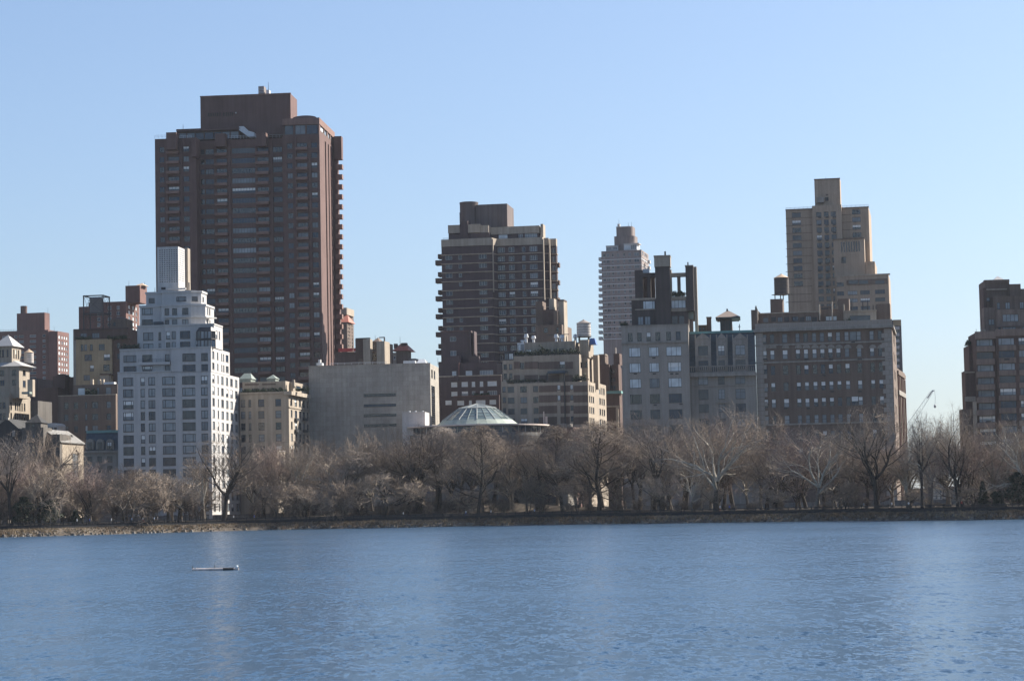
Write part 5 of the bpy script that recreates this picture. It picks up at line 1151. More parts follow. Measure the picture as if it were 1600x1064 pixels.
    # added dark solid shaped as the drum's shadow; lower blocks beside the rotunda
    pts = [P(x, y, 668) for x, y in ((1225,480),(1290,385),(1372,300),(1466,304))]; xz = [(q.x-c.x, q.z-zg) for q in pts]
    mb = MB(); mb.extr([(xz[0][0],-4),(xz[3][0],-4)]+xz[::-1], 668-YC, 674-YC, wallmat('shadow_block_dark', (.05,.05,.055), .15)); link('shadow_block', mb.mesh('shadow_block'), root)
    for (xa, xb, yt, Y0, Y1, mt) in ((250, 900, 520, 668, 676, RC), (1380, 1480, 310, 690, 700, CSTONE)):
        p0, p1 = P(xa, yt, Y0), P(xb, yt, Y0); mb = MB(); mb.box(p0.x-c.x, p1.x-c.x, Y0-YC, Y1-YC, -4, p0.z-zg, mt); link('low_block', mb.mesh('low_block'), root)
round_museum()
P = lambda x, y, Y: at_depth(C14[0]+x/C14[2], C14[1]+y/C14[2], Y)
q = P(1482, 500, 668); mb = MB(); hw = .95; zt = P(1482,300,668).z; zs = P(1482,400,668).z
mb.box(-hw, hw, 0, 1.9, 0, zt-2.5, LIME2); mb.box(-hw-.12, hw+.12, -.12, 2.0, zt-2.6, zt-2.3, LIME2); mb.box(-hw-.05, hw+.05, -.05, 1.95, zs-2.5, zs-2.1, LIME)
tag(link('stone_pillar', mb.mesh('stone_pillar'), None, (q.x, 668, 2.5), R(-12)), 'tall thin pale stone pillar rising from the trees right of the round museum', 'pillar')
b = Bld('townhouse', 'low dark red brick house with sunlit edge beside the thin stone pillar', 'house', C7, 1080, 684, 14, mix='std')
b.box('wall', RED, 1022, 1092, 912, to=1146, rw=lambda x: b.sgrid([(1110,1116),(1128,1134)], rows(960,60,3,36), 1120, 980, x)); b.slab('coping', DKBROWN, 1020, 1093, 905, 914, -.3, .4, to=1148)
for q in (1060, 1072): b.slab('chimney_pot', LIME, q, q+7, 880, 908, 3, 4)
b.finish()
b = Bld('townhouse', 'grey stone townhouse sunlit through the bare trees right of the pillar', 'house', C14, 1560, 676, 18, mix='std')
b.box('wall', LIME2, 1490, 1512, 440, to=1600, rw=lambda x: b.sgrid([(1522,1532,'dh'),(1546,1556,'dh'),(1572,1584,'dh')], rows(470,60,5,38), 1550, 520, x)); b.slab('cornice', BEIGE, 1488, 1512, 432, 446, -.5, .5, to=1604, dx=.6)
b.finish()
b = Bld('townhouse', 'small pale sunlit townhouse glimpsed through branches below the beige cornice building', 'house', C5, 300, 664, 14, mix='std')
b.box('wall', BEIGE, 262, 300, 1000, to=350, rw=lambda x: b.sgrid([(308,318,'dh'),(328,338,'dh')], rows(1030,50,4,32), 320, 1050, x)); b.slab('coping', LIME2, 259, 301, 996, 1003, -.2, .4, to=352)
b.finish()

# ---------------------------------------------------------------- distant crane
def crane():
    Y = 1500; P = lambda x, y: at_depth(C16[0]+x/C16[2], C16[1]+y/C16[2], Y)
    a, t, j, k1, k2 = P(243, 970), P(462, 640), P(484, 628), P(490, 676), P(488, 748)
    root = empty('tower_crane', (a.x, Y, 0), 0, label='distant lattice crane boom in the sky gap between the two right blocks', cat='crane')
    o = Vector((a.x, Y, 0)); CM = plain('crane_steel', (.30,.29,.30), .6)
    a, t, j, k1, k2 = (p-o for p in (a, t, j, k1, k2))
    n = 14; w = 2.2; d = (t-a).normalized(); pr = Vector((0,1,0)).cross(d).normalized()
    mb = MB()
    for s in (-1, 1):
        for yy in (-1, 1): mb.tube(a+pr*s*w*.9+Vector((0,yy,0)), t+pr*s*w*.35+Vector((0,yy,0)), .08, .08, CM, 4)
    for i in range(n):
        p, q = a.lerp(t, i/n), a.lerp(t, (i+1)/n); wi, wj = w*(.9-.55*i/n), w*(.9-.55*(i+1)/n)
        mb.tube(p+pr*wi+Vector((0,-1,0)), q-pr*wj+Vector((0,-1,0)), .05, .05, CM, 4); mb.tube(p-pr*wi+Vector((0,1,0)), q+pr*wj+Vector((0,1,0)), .05, .05, CM, 4)
    link('boom', mb.mesh('boom'), root)
    mb = MB(); mb.tube(t-d*5, t+d*1.5, .42, .35, CM, 6); mb.tube(t, j, .4, .3, CM, 6); link('boom_head', mb.mesh('boom_head'), root)
    mb = MB(); mb.tube(j, k1, .1, .1, CM, 4); mb.tube(k1, k2, .12, .12, CM, 4); link('hoist_cable', mb.mesh('hoist_cable'), root)
    mb = MB(); mb.lathe([(.2,-1.2),(.8,-.6),(.8,.6),(.2,1.2)], CM, 8); link('hook_block', mb.mesh('hook_block'), root, k2)
    mb = MB(); mb.box(-3, 3, -3, 3, 0, 8, CM); mb.tube((0,0,8), a, 1.2, 1.0, CM, 6); link('base', mb.mesh('base'), root)
crane()

# low distant blocks closing the street gap
for (xa, xb, yt, Y, lb) in ((1395,1450,764,1250,'low distant slate block at the left of the street gap'),(1450,1478,752,1320,'low distant pale block in the middle of the street gap'),(1478,1530,760,1210,'low distant brown block at the right of the street gap')):
    b = Bld('distant_building', lb, 'building', (0,0,1), (xa+xb)/2, Y, 4, mix='far', stuffwin=True)
    b.box('wall', {1250:LIME2,1320:PANEL,1210:BROWN}[Y], xa, xb, yt, fw=b.grid([(xa+4+i*7, xa+7+i*7) for i in range(int((xb-xa-6)/7))], rows(yt+4,9,3,5), xa, yt)); b.slab('parapet', LIME2, xa-.3, xb+.3, yt-1, yt+1.5, -.4, .4); b.finish()
# ================================================================== TREES
BARK = plain('bark_dark', (.05,.041,.035), .95, 0, .3, .15, 4)
BARKG = plain('bark_grey', (.15,.13,.11), .95, 0, .3, .15, 4)
BARKP = plain('bark_pale_plane', (.38,.34,.28), .9, 0, .3, .15, 2.5)
TW = {'brown': plain('twigs_brown', (.235,.185,.145), .95, 0, .2, .1), 'grey': plain('twigs_grey', (.25,.21,.18), .95, 0, .2, .1),
      'red': plain('twigs_red', (.22,.165,.145), .95, 0, .2, .1), 'tan': plain('twigs_tan', (.29,.235,.185), .95, 0, .2, .1), 'dark': plain('twigs_dark', (.15,.12,.10), .95, 0, .2, .1)}
def rot_away(d, ang, az):
    a = d.orthogonal().normalized(); b_ = d.cross(a)
    return (d*math.cos(ang) + (a*math.cos(az)+b_*math.sin(az))*math.sin(ang)).normalized()
def grow_tree(seed, kind, bark, limb_mat, twig, H=20.0, spread=1.0, trunk=.22, leader=False, gnarl=.18, up=.10, nl=(6,5,5,5,9), first_angle=(28,50), stems=1, low=False):
    """two meshes in a frame of height about H: the trunk with its limbs, and the crown of branches and twigs"""
    rnd = random.Random(seed); T, Cn = MB(), MB()
    def seg(mb, p, q, r0, r1, mat, n): mb.tube(p, q, r0, r1, mat, n, False)
    def branch(p, d, L, r, lvl, mat):
        last = len(nl)-1; ns = 4 if lvl <= 1 else 3 if lvl == 2 else 2 if lvl < last else 1
        pts = [p]
        for i in range(ns):
            d = (d + Vector((rnd.gauss(0,gnarl), rnd.gauss(0,gnarl), rnd.gauss(0,gnarl)*.8+up*(1 if lvl < 3 else .6)))).normalized()
            pts.append(pts[-1]+d*(L/ns))
        rt = r*(.55 if lvl < last else .5)
        for i in range(ns):
            ra, rb = r+(rt-r)*i/ns, r+(rt-r)*(i+1)/ns
            mb = T if lvl <= 1 else Cn
            seg(mb, pts[i], pts[i+1], ra, rb, mat if lvl <= 2 else twig if lvl >= 3 else mat, 6 if lvl == 0 else 5 if lvl == 1 else 4 if lvl == 2 else 3)
        if lvl >= last: return
        k = nl[lvl+1]
        for j in range(k):
            t = 1.0 if j == 0 else rnd.uniform(.30, 1.0); f = t*ns; i = min(ns-1, int(f)); q = pts[i].lerp(pts[i+1], f-i)
            dd = rot_away(d, R(rnd.uniform(8,22) if j == 0 else rnd.uniform(26,58)), rnd.uniform(0,6.283))
            if dd.z < -.15 and lvl < 3: dd.z *= .3; dd.normalize()
            branch(q, dd, L*rnd.uniform(.55,.82)*(1 if j else 1.05), max(rt*rnd.uniform(.55,.8), .017), lvl+1, mat)
    for s_ in range(stems):
        d = Vector((rnd.gauss(0,.05 if stems == 1 else .22), rnd.gauss(0,.05 if stems == 1 else .22), 1)).normalized(); p = Vector((0 if stems == 1 else rnd.gauss(0,.5), 0 if stems == 1 else rnd.gauss(0,.4), -.6))
        TL = H*trunk; r = H*((.021 if not leader else .015) if stems == 1 else .014); n = 4; pts = [p]
        LT = H*.86 if leader else TL
        n = 12 if leader else 4
        for i in range(n):
            d = (d+Vector((rnd.gauss(0,.035+gnarl*.15), rnd.gauss(0,.035+gnarl*.15), .06))).normalized(); pts.append(pts[-1]+d*(LT+.6)/n)
        for i in range(n):
            k0, k1 = (1-.85*i/n, 1-.85*(i+1)/n) if leader else (1-.28*i/n, 1-.28*(i+1)/n)
            fl = 1.35 if i == 0 else 1
            seg(T, pts[i], pts[i+1], r*k0*fl, r*k1, bark, 8)
        m = nl[0] if stems == 1 else max(2, nl[0]//stems+1)
        for j in range(m):
            az = 6.283*(j+rnd.random()*.6)/m
            if leader:
                t = .22+.76*(j+rnd.random()*.5)/m; f = t*n; i = min(n-1, int(f)); q = pts[i].lerp(pts[i+1], f-i); ang = R(rnd.uniform(48,72)-25*t); L = H*.30*spread*(1.15-.85*t)*rnd.uniform(.8,1.15); rr = r*(1-.8*t)*.5; az = j*2.4+rnd.random()
            else:
                q = pts[-1] if j < m-2 or low else pts[-2]; ang = R(rnd.uniform(*first_angle))*(spread if j else .35); L = (H-TL)*.40*rnd.uniform(.8,1.15); rr = r*.72*rnd.uniform(.6,.85)
            branch(q, rot_away(d, ang, az), L, rr, 1, limb_mat)
    zs = [v[2] for v in Cn.v]; zs.sort(); top = zs[int(len(zs)*.975)]; xsr = sorted(abs(v[0]) for v in Cn.v); wd = xsr[int(len(xsr)*.93)]
    k = H/top
    wd *= k
    def tame(x, y, z):          # stray shoots are pruned back towards a rounded crown
        x, y, z = x*k, y*k, z*k; cz, rz = H*.55, H*.46; W = wd*1.06
        q = math.sqrt((x*x+y*y)/(W*W) + (max(0, z-cz)/rz)**2)
        if q > .9:
            f = (.9+(q-.9)*.38)/q; x, y = x*f, y*f
            if z > cz: z = cz+(z-cz)*f
        return (x, y, z)
    for mb in (T, Cn): mb.v = [tame(*v) for v in mb.v]
    zs = sorted(v[2] for v in Cn.v); g = H/zs[int(len(zs)*.992)]
    for mb in (T, Cn): mb.v = [(x, y, z*g) for x, y, z in mb.v]
    return T.mesh('trunk'), Cn.mesh('crown'), wd
PROTO = {}
def proto(key, H, *a, **k):
    t, c, w_ = grow_tree(hash_(key), key, *a, H=H, **k); PROTO[key] = (t, c, H, w_); print('PROTO', key, len(c.polygons)*2+len(t.polygons)*2, round(w_,1))
def hash_(s): return sum(ord(c)*(i+3) for i, c in enumerate(s))
proto('elm_a', 20, BARK, BARK, TW['brown'], trunk=.24, first_angle=(22,40), up=.09, nl=(6,5,5,5,9))
proto('elm_b', 20, BARK, BARK, TW['grey'], trunk=.30, first_angle=(20,42), up=.08, gnarl=.2, nl=(6,5,5,5,9))
proto('elm_c', 20, BARKG, BARKG, TW['brown'], trunk=.2, first_angle=(25,48), up=.07, gnarl=.22, nl=(7,5,5,5,8))
proto('plane_a', 22, BARK, BARKP, TW['brown'], trunk=.22, first_angle=(30,58), up=.06, gnarl=.24, nl=(7,5,5,5,9), spread=1.1)
proto('plane_b', 20, BARKG, BARKP, TW['tan'], trunk=.2, first_angle=(30,60), up=.05, gnarl=.26, nl=(7,5,5,5,8), spread=1.1)
proto('oval_a', 20, BARK, BARK, TW['brown'], leader=True, nl=(26,5,5,5,7), gnarl=.17, up=.05)
proto('oval_b', 19, BARKG, BARKG, TW['grey'], leader=True, nl=(24,5,5,5,7), gnarl=.15, up=.10, spread=.85)
proto('maple', 12, BARKG, BARK, TW['red'], trunk=.12, first_angle=(25,52), up=.08, nl=(7,5,5,5,8), stems=2)
proto('cherry_a', 8, BARK, BARK, TW['tan'], trunk=.2, first_angle=(40,72), up=.02, gnarl=.32, nl=(6,4,5,5,9), spread=1.1, low=True)
proto('cherry_b', 8, BARK, BARKG, TW['brown'], trunk=.16, first_angle=(45,75), up=.03, gnarl=.34, nl=(6,4,5,5,9), spread=1.1, low=True, stems=2)
proto('slender', 18, BARKG, BARKP, TW['tan'], trunk=.25, first_angle=(14,30), up=.12, gnarl=.13, nl=(5,5,5,5,7))
proto('fork', 18, BARK, BARK, TW['dark'], trunk=.26, first_angle=(18,30), up=.12, gnarl=.15, nl=(3,6,6,5,8))
proto('shrub', 3, BARK, BARK, TW['dark'], trunk=.06, first_angle=(20,60), up=.05, gnarl=.25, nl=(8,5,6,9), stems=3)
proto('shrub_tan', 2.6, BARKG, BARKG, TW['brown'], trunk=.06, first_angle=(25,60), up=.05, gnarl=.25, nl=(8,5,6,9), stems=3)
def tree(kind, px, ytop, Y, label, group=None, wide=None, name='bare_tree', cat='tree', rot=None, mirror=False):
    """photo px of the trunk foot and of the crown top; wide = crown half width in px (optional)"""
    t, c, H, w_ = PROTO[kind]
    p = at_depth(px, 800, Y); x = p.x; z = gz(x, Y); top = at_depth(px, ytop, Y).z; s_ = max(.15, (top-z)/H)
    root = empty(name, (x, Y, z-.05), rot if rot is not None else random.uniform(0, 6.28), label=label, cat=cat, group=group)
    sx = s_ if wide is None else (wide*Y/FPX)/w_
    root.scale = (sx, sx, s_)
    link('trunk', t, root); link('crown', c, root); return root
def S_(px, off=14):       # depth `off` metres behind the waterline under this px
    Y = 560
    for _ in range(4): Y = shore(at_depth(px, 800, Y).x)+off
    return Y
# --- trees one can pick out
NT = [
 ('elm_b', 18, 676, 16, 52, 'tall dark many-limbed tree at the far left edge before the dark church', 'tree'),
 ('cherry_a', 62, 728, 16, 48, 'low grey spreading tree beside the evergreen shrubs at the far left', 'tree'),
 ('maple', 147, 722, 17, 58, 'reddish bushy maple in front of the cream church wall', 'tree'),
 ('cherry_b', 201, 728, 13, 62, 'low crooked cherry left of the white stepped building, trunk forking at the fence', 'tree'),
 ('cherry_a', 262, 735, 15, 60, 'pale low cherry before the shaded front of the white stepped building', 'tree'),
 ('slender', 318, 706, 20, 42, 'leaning thin tree at the sunlit corner of the white stepped building', 'tree'),
 ('elm_a', 349, 674, 12, 60, 'big dark tree standing right before the sunlit side of the white stepped building', 'tree'),
 ('slender', 462, 684, 26, 40, 'upright pale-stemmed tree before the sunlit side of the beige cornice building', 'tree'),
 ('cherry_b', 437, 752, 12, 50, 'leaning cherry with a long pale bough left of the grey annex foot', 'tree'),
 ('cherry_a', 478, 756, 13, 42, 'crooked dark cherry under the upright pale-stemmed tree', 'tree'),
 ('cherry_b', 528, 752, 12, 56, 'wide low cherry at the foot of the grey annex', 'tree'),
 ('cherry_a', 603, 738, 12, 60, 'arching cherry with doubled trunk below the window slits', 'tree'),
 ('slender', 557, 668, 30, 38, 'thin pale tree in front of the blank grey annex wall', 'tree'),
 ('elm_c', 605, 664, 32, 44, 'grey branching tree just below the annex window slits', 'tree'),
 ('fork', 655, 662, 28, 46, 'dark tree with a bold V fork below the white roof box', 'tree'),
 ('fork', 686, 672, 32, 34, 'smaller forked tree left under the glass dome', 'tree'),
 ('oval_a', 746, 664, 13, 48, 'straight slender tree with one central stem below the glass dome', 'tree'),
 ('elm_c', 800, 666, 30, 56, 'pale feathery tree right under the glass dome', 'tree'),
 ('oval_a', 936, 658, 13, 66, 'tall oval dark-stemmed tree below the beige terraced building', 'tree'),
 ('elm_b', 1022, 655, 26, 62, 'gnarled dark-limbed tree before the grey limestone block', 'tree'),
 ('plane_b', 1081, 720, 12, 34, 'small white-limbed plane at the fence beside the great plane', 'tree'),
 ('plane_a', 1120, 638, 13, 94, 'great spreading plane with pale boughs under the pagoda roof', 'tree'),
 ('plane_b', 1276, 668, 13, 76, 'broad pale-limbed plane before the quoined brown building', 'tree'),
 ('elm_a', 1372, 628, 12, 66, 'tall dark vase-shaped elm before the right corner of the quoined building', 'tree'),
 ('elm_b', 1441, 643, 14, 40, 'dark elm standing against the pale sky gap', 'tree'),
 ('plane_b', 1456, 648, 17, 46, 'pale-limbed tree with crossing limbs in the sky gap', 'tree'),
 ('elm_a', 1497, 636, 12, 44, 'tall open tree at the right side of the sky gap', 'tree'),
 ('plane_b', 1606, 655, 16, 66, 'pale-boughed tree reaching in from the right edge', 'tree'),
]
random.seed(21)
for k, px, yt, off, wd, lb, ct in NT: tree(k, px, yt, S_(px, off), lb, wide=wd, rot=random.uniform(0, 6.28))
# --- the belt behind them: labels by what the trees stand in front of
ZONES = [(-70,95,694,'bare tree in the left clump below the dark church','bare trees below the dark church',['elm_a','elm_c','maple','elm_b']),
         (95,180,736,'bare tree below the cream church wall and the mansard house','bare trees below the mansard house',['maple','elm_c','elm_a']),
         (180,330,738,'bare tree in the thin row before the white stepped building','bare trees before the white stepped building',['slender','cherry_a','elm_c']),
         (380,485,684,'bare tree in the clump below the beige cornice building','bare trees below the beige cornice building',['elm_c','maple','elm_a','slender']),
         (485,640,674,'bare tree in the belt below the blank grey annex','bare trees below the grey annex',['elm_c','elm_a','oval_b','plane_b']),
         (640,830,661,'bare tree in the belt below the glass dome','bare trees below the glass dome',['elm_c','oval_b','elm_a','elm_b','plane_b']),
         (830,980,661,'bare tree in the belt below the beige terraced building','bare trees below the beige terraced building',['elm_c','maple','elm_a','oval_a']),
         (980,1190,646,'bare tree in the belt below the two limestone buildings','bare trees below the limestone buildings',['elm_b','elm_c','elm_a','maple','plane_b']),
         (1190,1400,674,'bare tree in the belt below the quoined brown building','bare trees below the quoined brown building',['elm_b','elm_c','elm_a','maple']),
         (1405,1500,660,'bare tree in the street gap left of the right edge building','bare trees in the street gap',['plane_b','slender','elm_c']),
         (1500,1670,662,'bare tree in the clump below the right edge building','bare trees below the right edge building',['elm_b','elm_c','plane_b','maple'])]
ADJ = {'elm_a':'dark vase-shaped','elm_b':'grey spreading','elm_c':'brown round-headed','maple':'reddish bushy','plane_b':'pale-limbed','oval_a':'dark upright','oval_b':'grey upright','slender':'thin pale-stemmed','cherry_a':'low tan','cherry_b':'low brown'}
ORD = ['leftmost','second from left','third from left','fourth from left','fifth from left','sixth from left','seventh from left','eighth from left','ninth from left','tenth from left']
def sow(items, noun, where, group, **kw):
    """plant a group; each label gives the look, the place and, between look-alikes, the order from the left"""
    by = {}
    for it in items: by.setdefault(ADJ.get(it[0], 'dark'), []).append(it)
    for adj, its in by.items():
        its.sort(key=lambda q: q[1])
        for i, (k, px, yt, Y, wd) in enumerate(its):
            n = len(its)
            lb = f'{adj} {noun} {where}' if n == 1 else f'{ORD[i] if i < n-1 or n > 10 else "rightmost"} {"of" if i in (0, n-1) else "among"} the {adj} {noun}s {where}'
            tree(k, px, yt, Y, lb, group, wide=wd, **kw)
for xa, xb, yt, lb, gp, kinds in ZONES:
    n = max(3, round((xb-xa)/15)); items = []; where = gp.split('bare trees ')[1]
    for i in range(n):
        px = xa+(xb-xa)*(i+random.random())/n; off = 24+random.random()*32
        items.append((kinds[(i*7+int(xa)) % len(kinds)], px, yt+random.gauss(8,10)+(0 if i % 2 else 26), S_(px, off), random.uniform(42,64) if yt < 700 else random.uniform(32,48)))
    sow(items, 'bare tree', where, gp)
    m = max(1, round((xb-xa)/95)); items = []
    for i in range(m):
        px = xa+(xb-xa)*(i+random.random())/m; items.append((random.choice(['cherry_a','cherry_b']), px, random.uniform(742,765), S_(px, random.uniform(15,24)), random.uniform(28,44)))
    sow(items, 'bare cherry', where, gp.replace('bare trees', 'low bare cherries'))
for xa, xb, where in ((-40,330,'left of the white corner'),(385,640,'below the grey annex'),(640,1000,'below the glass dome'),(1000,1420,'below the brown building'),(1440,1640,'near the right edge')):
    n = min(10, int((xb-xa)/26)); items = []
    for i in range(n):
        px = xa+(xb-xa)*(i+random.random())/n; items.append((random.choice(['shrub','shrub','shrub_tan']), px, random.uniform(776,788), S_(px, random.uniform(14.5,22)), random.uniform(9,17)))
    sow(items, 'leafless shrub', where, 'leafless shrubs '+where, name='bare_shrub', cat='shrub')
# --- evergreens
EV = plain('evergreen_needles', (.022,.032,.02), .9, 0, .4, .15, 3); EV2 = plain('rhododendron_leaves', (.026,.036,.022), .7, 0, .4, .3, 3)
def evergreen(px, ytop, off, half, label, conical=True, name='conifer', cat='tree'):
    Y = S_(px, off); x = at_depth(px, 800, Y).x; z = gz(x, Y); H = at_depth(px, ytop, Y).z-z; W = half*Y/FPX
    root = empty(name, (x, Y, z-.05), random.uniform(0, 6), label=label, cat=cat); mb = MB(); mb.tube((0,0,-.4),(0,0,H*.9), H*.022+.03, .03, BARK, 6); link('trunk', mb.mesh('trunk'), root)
    mb = MB(); rnd = random.Random(int(px)); mt = EV if conical else EV2
    for i in range(2600 if conical else 2200):
        t = rnd.random()**.8; zz = H*(.06+.94*t); rr = W*(1-t)**.85*(1.0+.25*math.sin(zz*6)) if conical else W*math.sqrt(max(.02, 1-(t*2-.7)**2*.55))*(.8+.3*math.sin(px+zz*2))
        a = rnd.uniform(0, 6.283); q = rr*math.sqrt(rnd.uniform(.15,1))*(1+.18*math.sin(a*3+px)); c = Vector((q*math.cos(a), q*math.sin(a), zz-q*.25 if conical else zz)); r = .17 if conical else .2
        d = [Vector((rnd.gauss(0,r), rnd.gauss(0,r), rnd.gauss(0,r*.7))) for _ in range(3)]
        mb.face([c+d[0], c+d[1], c+d[2]], mt); 
    link('crown', mb.mesh('crown'), root)
evergreen(1537, 752, 15, 11, 'small dark conifer standing alone near the right edge')
evergreen(1592, 738, 15, 24, 'large dark evergreen mass cut by the right edge', False, 'evergreen_shrub', 'shrub')
evergreen(1560, 768, 14, 14, 'low dark evergreen bush between the conifer and the right edge', False, 'evergreen_shrub', 'shrub')
evergreen(36, 776, 14, 20, 'dark evergreen shrub at the fence beside the leftmost tree', False, 'evergreen_shrub', 'shrub')
evergreen(78, 782, 13, 22, 'low dark evergreen shrub under the grey spreading tree', False, 'evergreen_shrub', 'shrub')
evergreen(118, 798, 12.5, 7, 'tiny dark evergreen bush at the fence left of the reddish maple', False, 'evergreen_shrub', 'shrub')
# ================================================================== PEOPLE ON THE PATH
SKIN = plain('skin', (.42,.27,.20), .7); HAIRM = plain('hair', (.04,.03,.022), .8)
def cloth(n, c): return plain('cloth_'+n, c, .85)
def body(key, pose):
    """one continuous skinned figure, 1.74 m, facing +X; faces are coloured by their height"""
    J = {'pelvis':(0,0,.94),'chest':(.03,0,1.28),'neck':(.05,0,1.47),'head':(.08,0,1.60),'crown':(.075,0,1.70)}
    if pose == 'run':
        J.update(hl=(.02,.10,.90),kl=(.34,.11,.62),al=(.18,.11,.22),tl=(.36,.11,.18), hr=(-.02,-.10,.90),kr=(-.14,-.11,.47),ar=(-.42,-.11,.30),tr=(-.46,-.11,.12),
                 sl=(.04,.19,1.40),el=(-.18,.25,1.18),wl=(.06,.25,1.06),fl=(.15,.22,1.08), sr=(.04,-.19,1.40),er=(.12,-.25,1.14),wr=(.32,-.20,1.22),fr=(.38,-.16,1.29))
    elif pose == 'walk':
        J.update(hl=(0,.10,.90),kl=(.20,.10,.50),al=(.28,.10,.09),tl=(.50,.10,.05), hr=(0,-.10,.90),kr=(-.06,-.10,.48),ar=(-.32,-.10,.12),tr=(-.20,-.10,.03),
                 sl=(.03,.20,1.41),el=(-.12,.25,1.14),wl=(-.14,.26,.90),fl=(-.11,.26,.80), sr=(.03,-.20,1.41),er=(.10,-.25,1.13),wr=(.24,-.24,.92),fr=(.28,-.23,.82))
    else:
        J.update(hl=(0,.10,.90),kl=(.02,.11,.49),al=(0,.11,.08),tl=(.17,.12,.04), hr=(0,-.10,.90),kr=(.02,-.11,.49),ar=(0,-.11,.08),tr=(.17,-.12,.04),
                 sl=(.02,.20,1.42),el=(-.02,.26,1.14),wl=(.08,.25,.90),fl=(.11,.24,.80), sr=(.02,-.20,1.42),er=(-.02,-.26,1.14),wr=(.08,-.25,.90),fr=(.11,-.24,.80))
    E = [('pelvis','chest'),('chest','neck'),('neck','head'),('head','crown')]
    for s_ in 'lr': E += [('pelvis','h'+s_),('h'+s_,'k'+s_),('k'+s_,'a'+s_),('a'+s_,'t'+s_),('chest','s'+s_),('s'+s_,'e'+s_),('e'+s_,'w'+s_),('w'+s_,'f'+s_)]
    RAD = {'pelvis':.135,'chest':.15,'neck':.06,'head':.105,'crown':.08,'h':.10,'k':.065,'a':.045,'t':.04,'s':.075,'e':.048,'w':.034,'f':.04}
    ks = list(J); me = bpy.data.meshes.new('body'); me.from_pydata([J[k] for k in ks], [(ks.index(a), ks.index(c)) for a, c in E], [])
    o = bpy.data.objects.new('body', me); COL.objects.link(o)
    md = o.modifiers.new('skin', 'SKIN'); md.use_smooth_shade = True
    for i, k in enumerate(ks):
        r = RAD.get(k, RAD.get(k[0], .05)); sv = me.skin_vertices[0].data[i]; sv.radius = (r, r*(.8 if k in ('pelvis','chest') else 1)); sv.use_root = (k == 'pelvis')
    o.modifiers.new('sub', 'SUBSURF').levels = 1
    dg = bpy.context.evaluated_depsgraph_get(); out = bpy.data.meshes.new_from_object(o.evaluated_get(dg)); bpy.data.objects.remove(o); bpy.data.meshes.remove(me)
    return out
BODY = {p: body(p, p) for p in ('run','walk','stand')}
def person(px, label, pose, top, legs, face=1, hair=HAIRM, off=9.8, bare=False):
    Y = S_(px, off); x = at_depth(px, 800, Y).x; z = gz(x, Y)+.015
    me = BODY[pose].copy(); me.name = 'person'; me.materials.clear()
    for m_ in (top, legs, SKIN, cloth('shoe', (.5,.5,.5))): me.materials.append(m_)
    for p in me.polygons:
        c = p.center; far = abs(c.y) > .215
        p.material_index = 2 if c.z > 1.47 or (far and c.z < (1.0 if not bare else 1.2)) or (pose == 'run' and c.x > .25 and c.z > 1.1) else 0 if c.z > .93 else 3 if c.z < .09 else 1
    o = link('person', me, None, (x, Y, z), 0 if face > 0 else math.pi); tag(o, label, 'person', 'people on the reservoir path')
    mb = MB(); mb.lathe([(.075,1.56),(.112,1.62),(.10,1.70),(.05,1.745),(.0,1.755)], hair, 10, .06, 0, False); link('hair', mb.mesh('hair'), o)
    mb = MB(); mb.tube((.17,0,1.615),(.205,0,1.585),.012,.018, SKIN, 5); link('nose', mb.mesh('nose'), o)
W_, BL, BK, GR, RD = cloth('white',(.75,.75,.75)), cloth('blue',(.06,.12,.4)), cloth('black',(.02,.02,.025)), cloth('grey',(.25,.25,.27)), cloth('red',(.4,.05,.05))
LT = cloth('light_blue',(.42,.52,.68)); TN = cloth('tan',(.42,.33,.22))
for a in ((16,'walker in a tan coat on the path at the far left','walk',TN,BK,1),(120,'runner in a white top beside the tiny evergreen bush','run',W_,BK,1),(140,'walker in a blue jacket left of the reddish maple trunk','walk',BL,BK,-1),
          (174,'standing person in white top and pale trousers between the maple and the crooked cherry','stand',W_,TN,1),(206,'runner in light blue passing the crooked cherry trunk','run',LT,GR,-1),(223,'runner in a white shirt and red shorts right of the crooked cherry','run',W_,RD,1),
          (241,'walker in light blue shirt before the shaded white building','walk',LT,GR,-1),(246,'walker in grey close beside the light blue walker','walk',GR,BK,-1),
          (365,'runner in white top and black leggings right of the big dark tree','run',W_,BK,-1),(397,'walker in a blue coat below the beige cornice building','walk',BL,BK,1),
          (630,'runner in white and grey left of the V-forked tree','run',W_,GR,1),(728,'runner in white top and blue shorts left of the straight slender tree','run',W_,BL,-1),
          (767,'walker in a white jacket right of the straight slender tree','walk',W_,TN,1),(835,'runner in light blue below the beige terraces','run',LT,BK,1),
          (1125,'standing person in white at the foot of the great plane','stand',W_,RD,1),(1140,'walker in blue right of the great plane','walk',BL,BK,-1),
          (1350,'walker in grey left of the tall vase-shaped elm','walk',GR,TN,1),(1394,'standing person in white right of the tall vase-shaped elm','stand',W_,TN,-1),(1420,'runner in a white top left of the sky gap elms','run',W_,BK,1),(1503,'walker in a red jacket under the tall open tree','walk',RD,BK,-1)):
    person(*a)

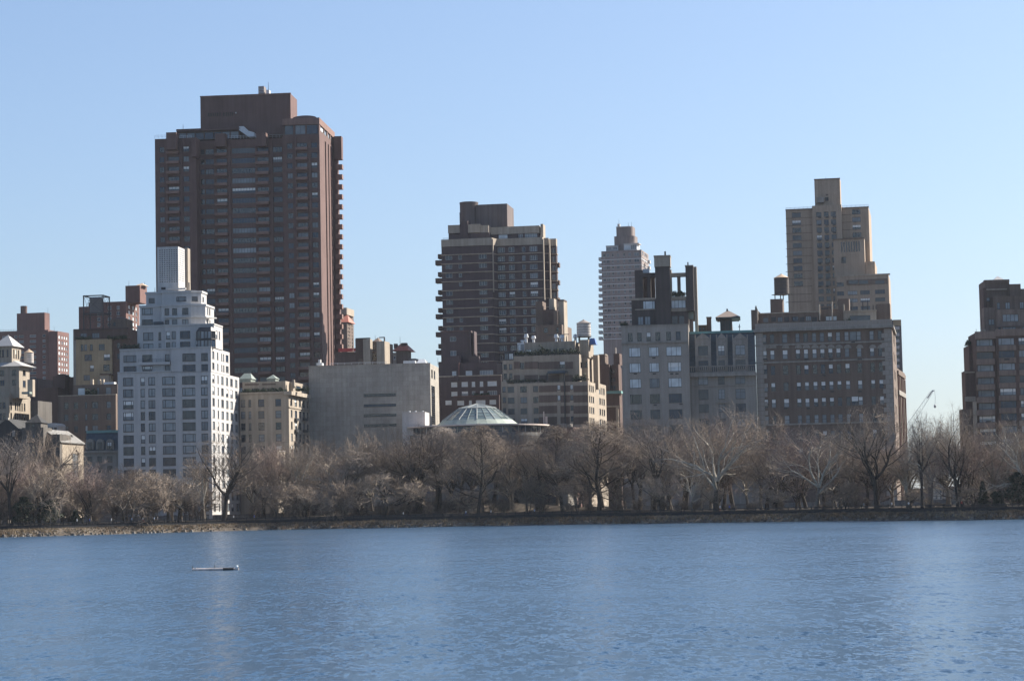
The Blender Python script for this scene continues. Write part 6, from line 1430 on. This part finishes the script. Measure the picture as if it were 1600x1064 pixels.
# ================================================================== FLOAT ON THE WATER
def float_():
    p0 = at_depth(302, 889.5, 1); 
    def on_water(px, py): d = ray(px, py); t = -CAM_Z/d.z; return Vector((d.x*t, d.y*t, 0))
    a, c = on_water(301, 891.5), on_water(373, 890.2)
    d = c-a; L = d.length; root = empty('float', a, math.atan2(d.y, d.x), label='pale floating pipe with three dark upright posts on the open water', cat='float')
    FP = plain('float_pale', (.62,.52,.46), .6, 0, .25, .3, 3); FD = plain('float_dark', (.06,.05,.045), .7); FW = plain('float_white', (.8,.8,.78), .6)
    mb = MB(); mb.tube((0,0,.07),(L*.66,0,.08),.15,.13,FP,10); link('pipe', mb.mesh('pipe'), root)
    mb = MB(); mb.tube((L*.665,0,.09),(L*.89,0,.09),.13,.12,FD,10); link('dark_sleeve', mb.mesh('dark_sleeve'), root)
    mb = MB(); mb.tube((L*.895,0,.08),(L,0,.08),.11,.11,FP,10); link('end_pipe', mb.mesh('end_pipe'), root)
    for t, h in ((.0,.42),(.485,.46),(.995,.30)):
        mb = MB(); mb.tube((L*t,-.02,-.1),(L*t,-.02,h),.05,.035,FD,6); link('post', mb.mesh('post'), root)
    mb = MB(); mb.lathe([(.06,-.12),(.12,-.05),(.12,.07),(.04,.14)], FW, 10); link('float_light', mb.mesh('float_light'), root, (L*.965,-.03,.26))
    mb = MB(); mb.tube((-.02,0,.1),(.35,-.05,.22),.07,.04,FP,6); link('frayed_end', mb.mesh('frayed_end'), root)
float_()
# ================================================================== HAZE
HAZE_DENSITY = 0.00003
mb = MB(); hm = bpy.data.materials.new('haze_air'); hm.use_nodes = True
N, L = hm.node_tree.nodes, hm.node_tree.links
N.remove(N['Principled BSDF']); pv = N.new('ShaderNodeVolumePrincipled'); pv.inputs['Color'].default_value = (.80,.88,1,1); pv.inputs['Density'].default_value = HAZE_DENSITY; pv.inputs['Anisotropy'].default_value = .2
L.new(pv.outputs[0], N['Material Output'].inputs['Volume'])
mb.box(-3400, 3400, -320, 10500, -3, 190, hm)
tag(link('haze', mb.mesh('haze')), 'thin pale blue winter haze over the water and city', kind='stuff')
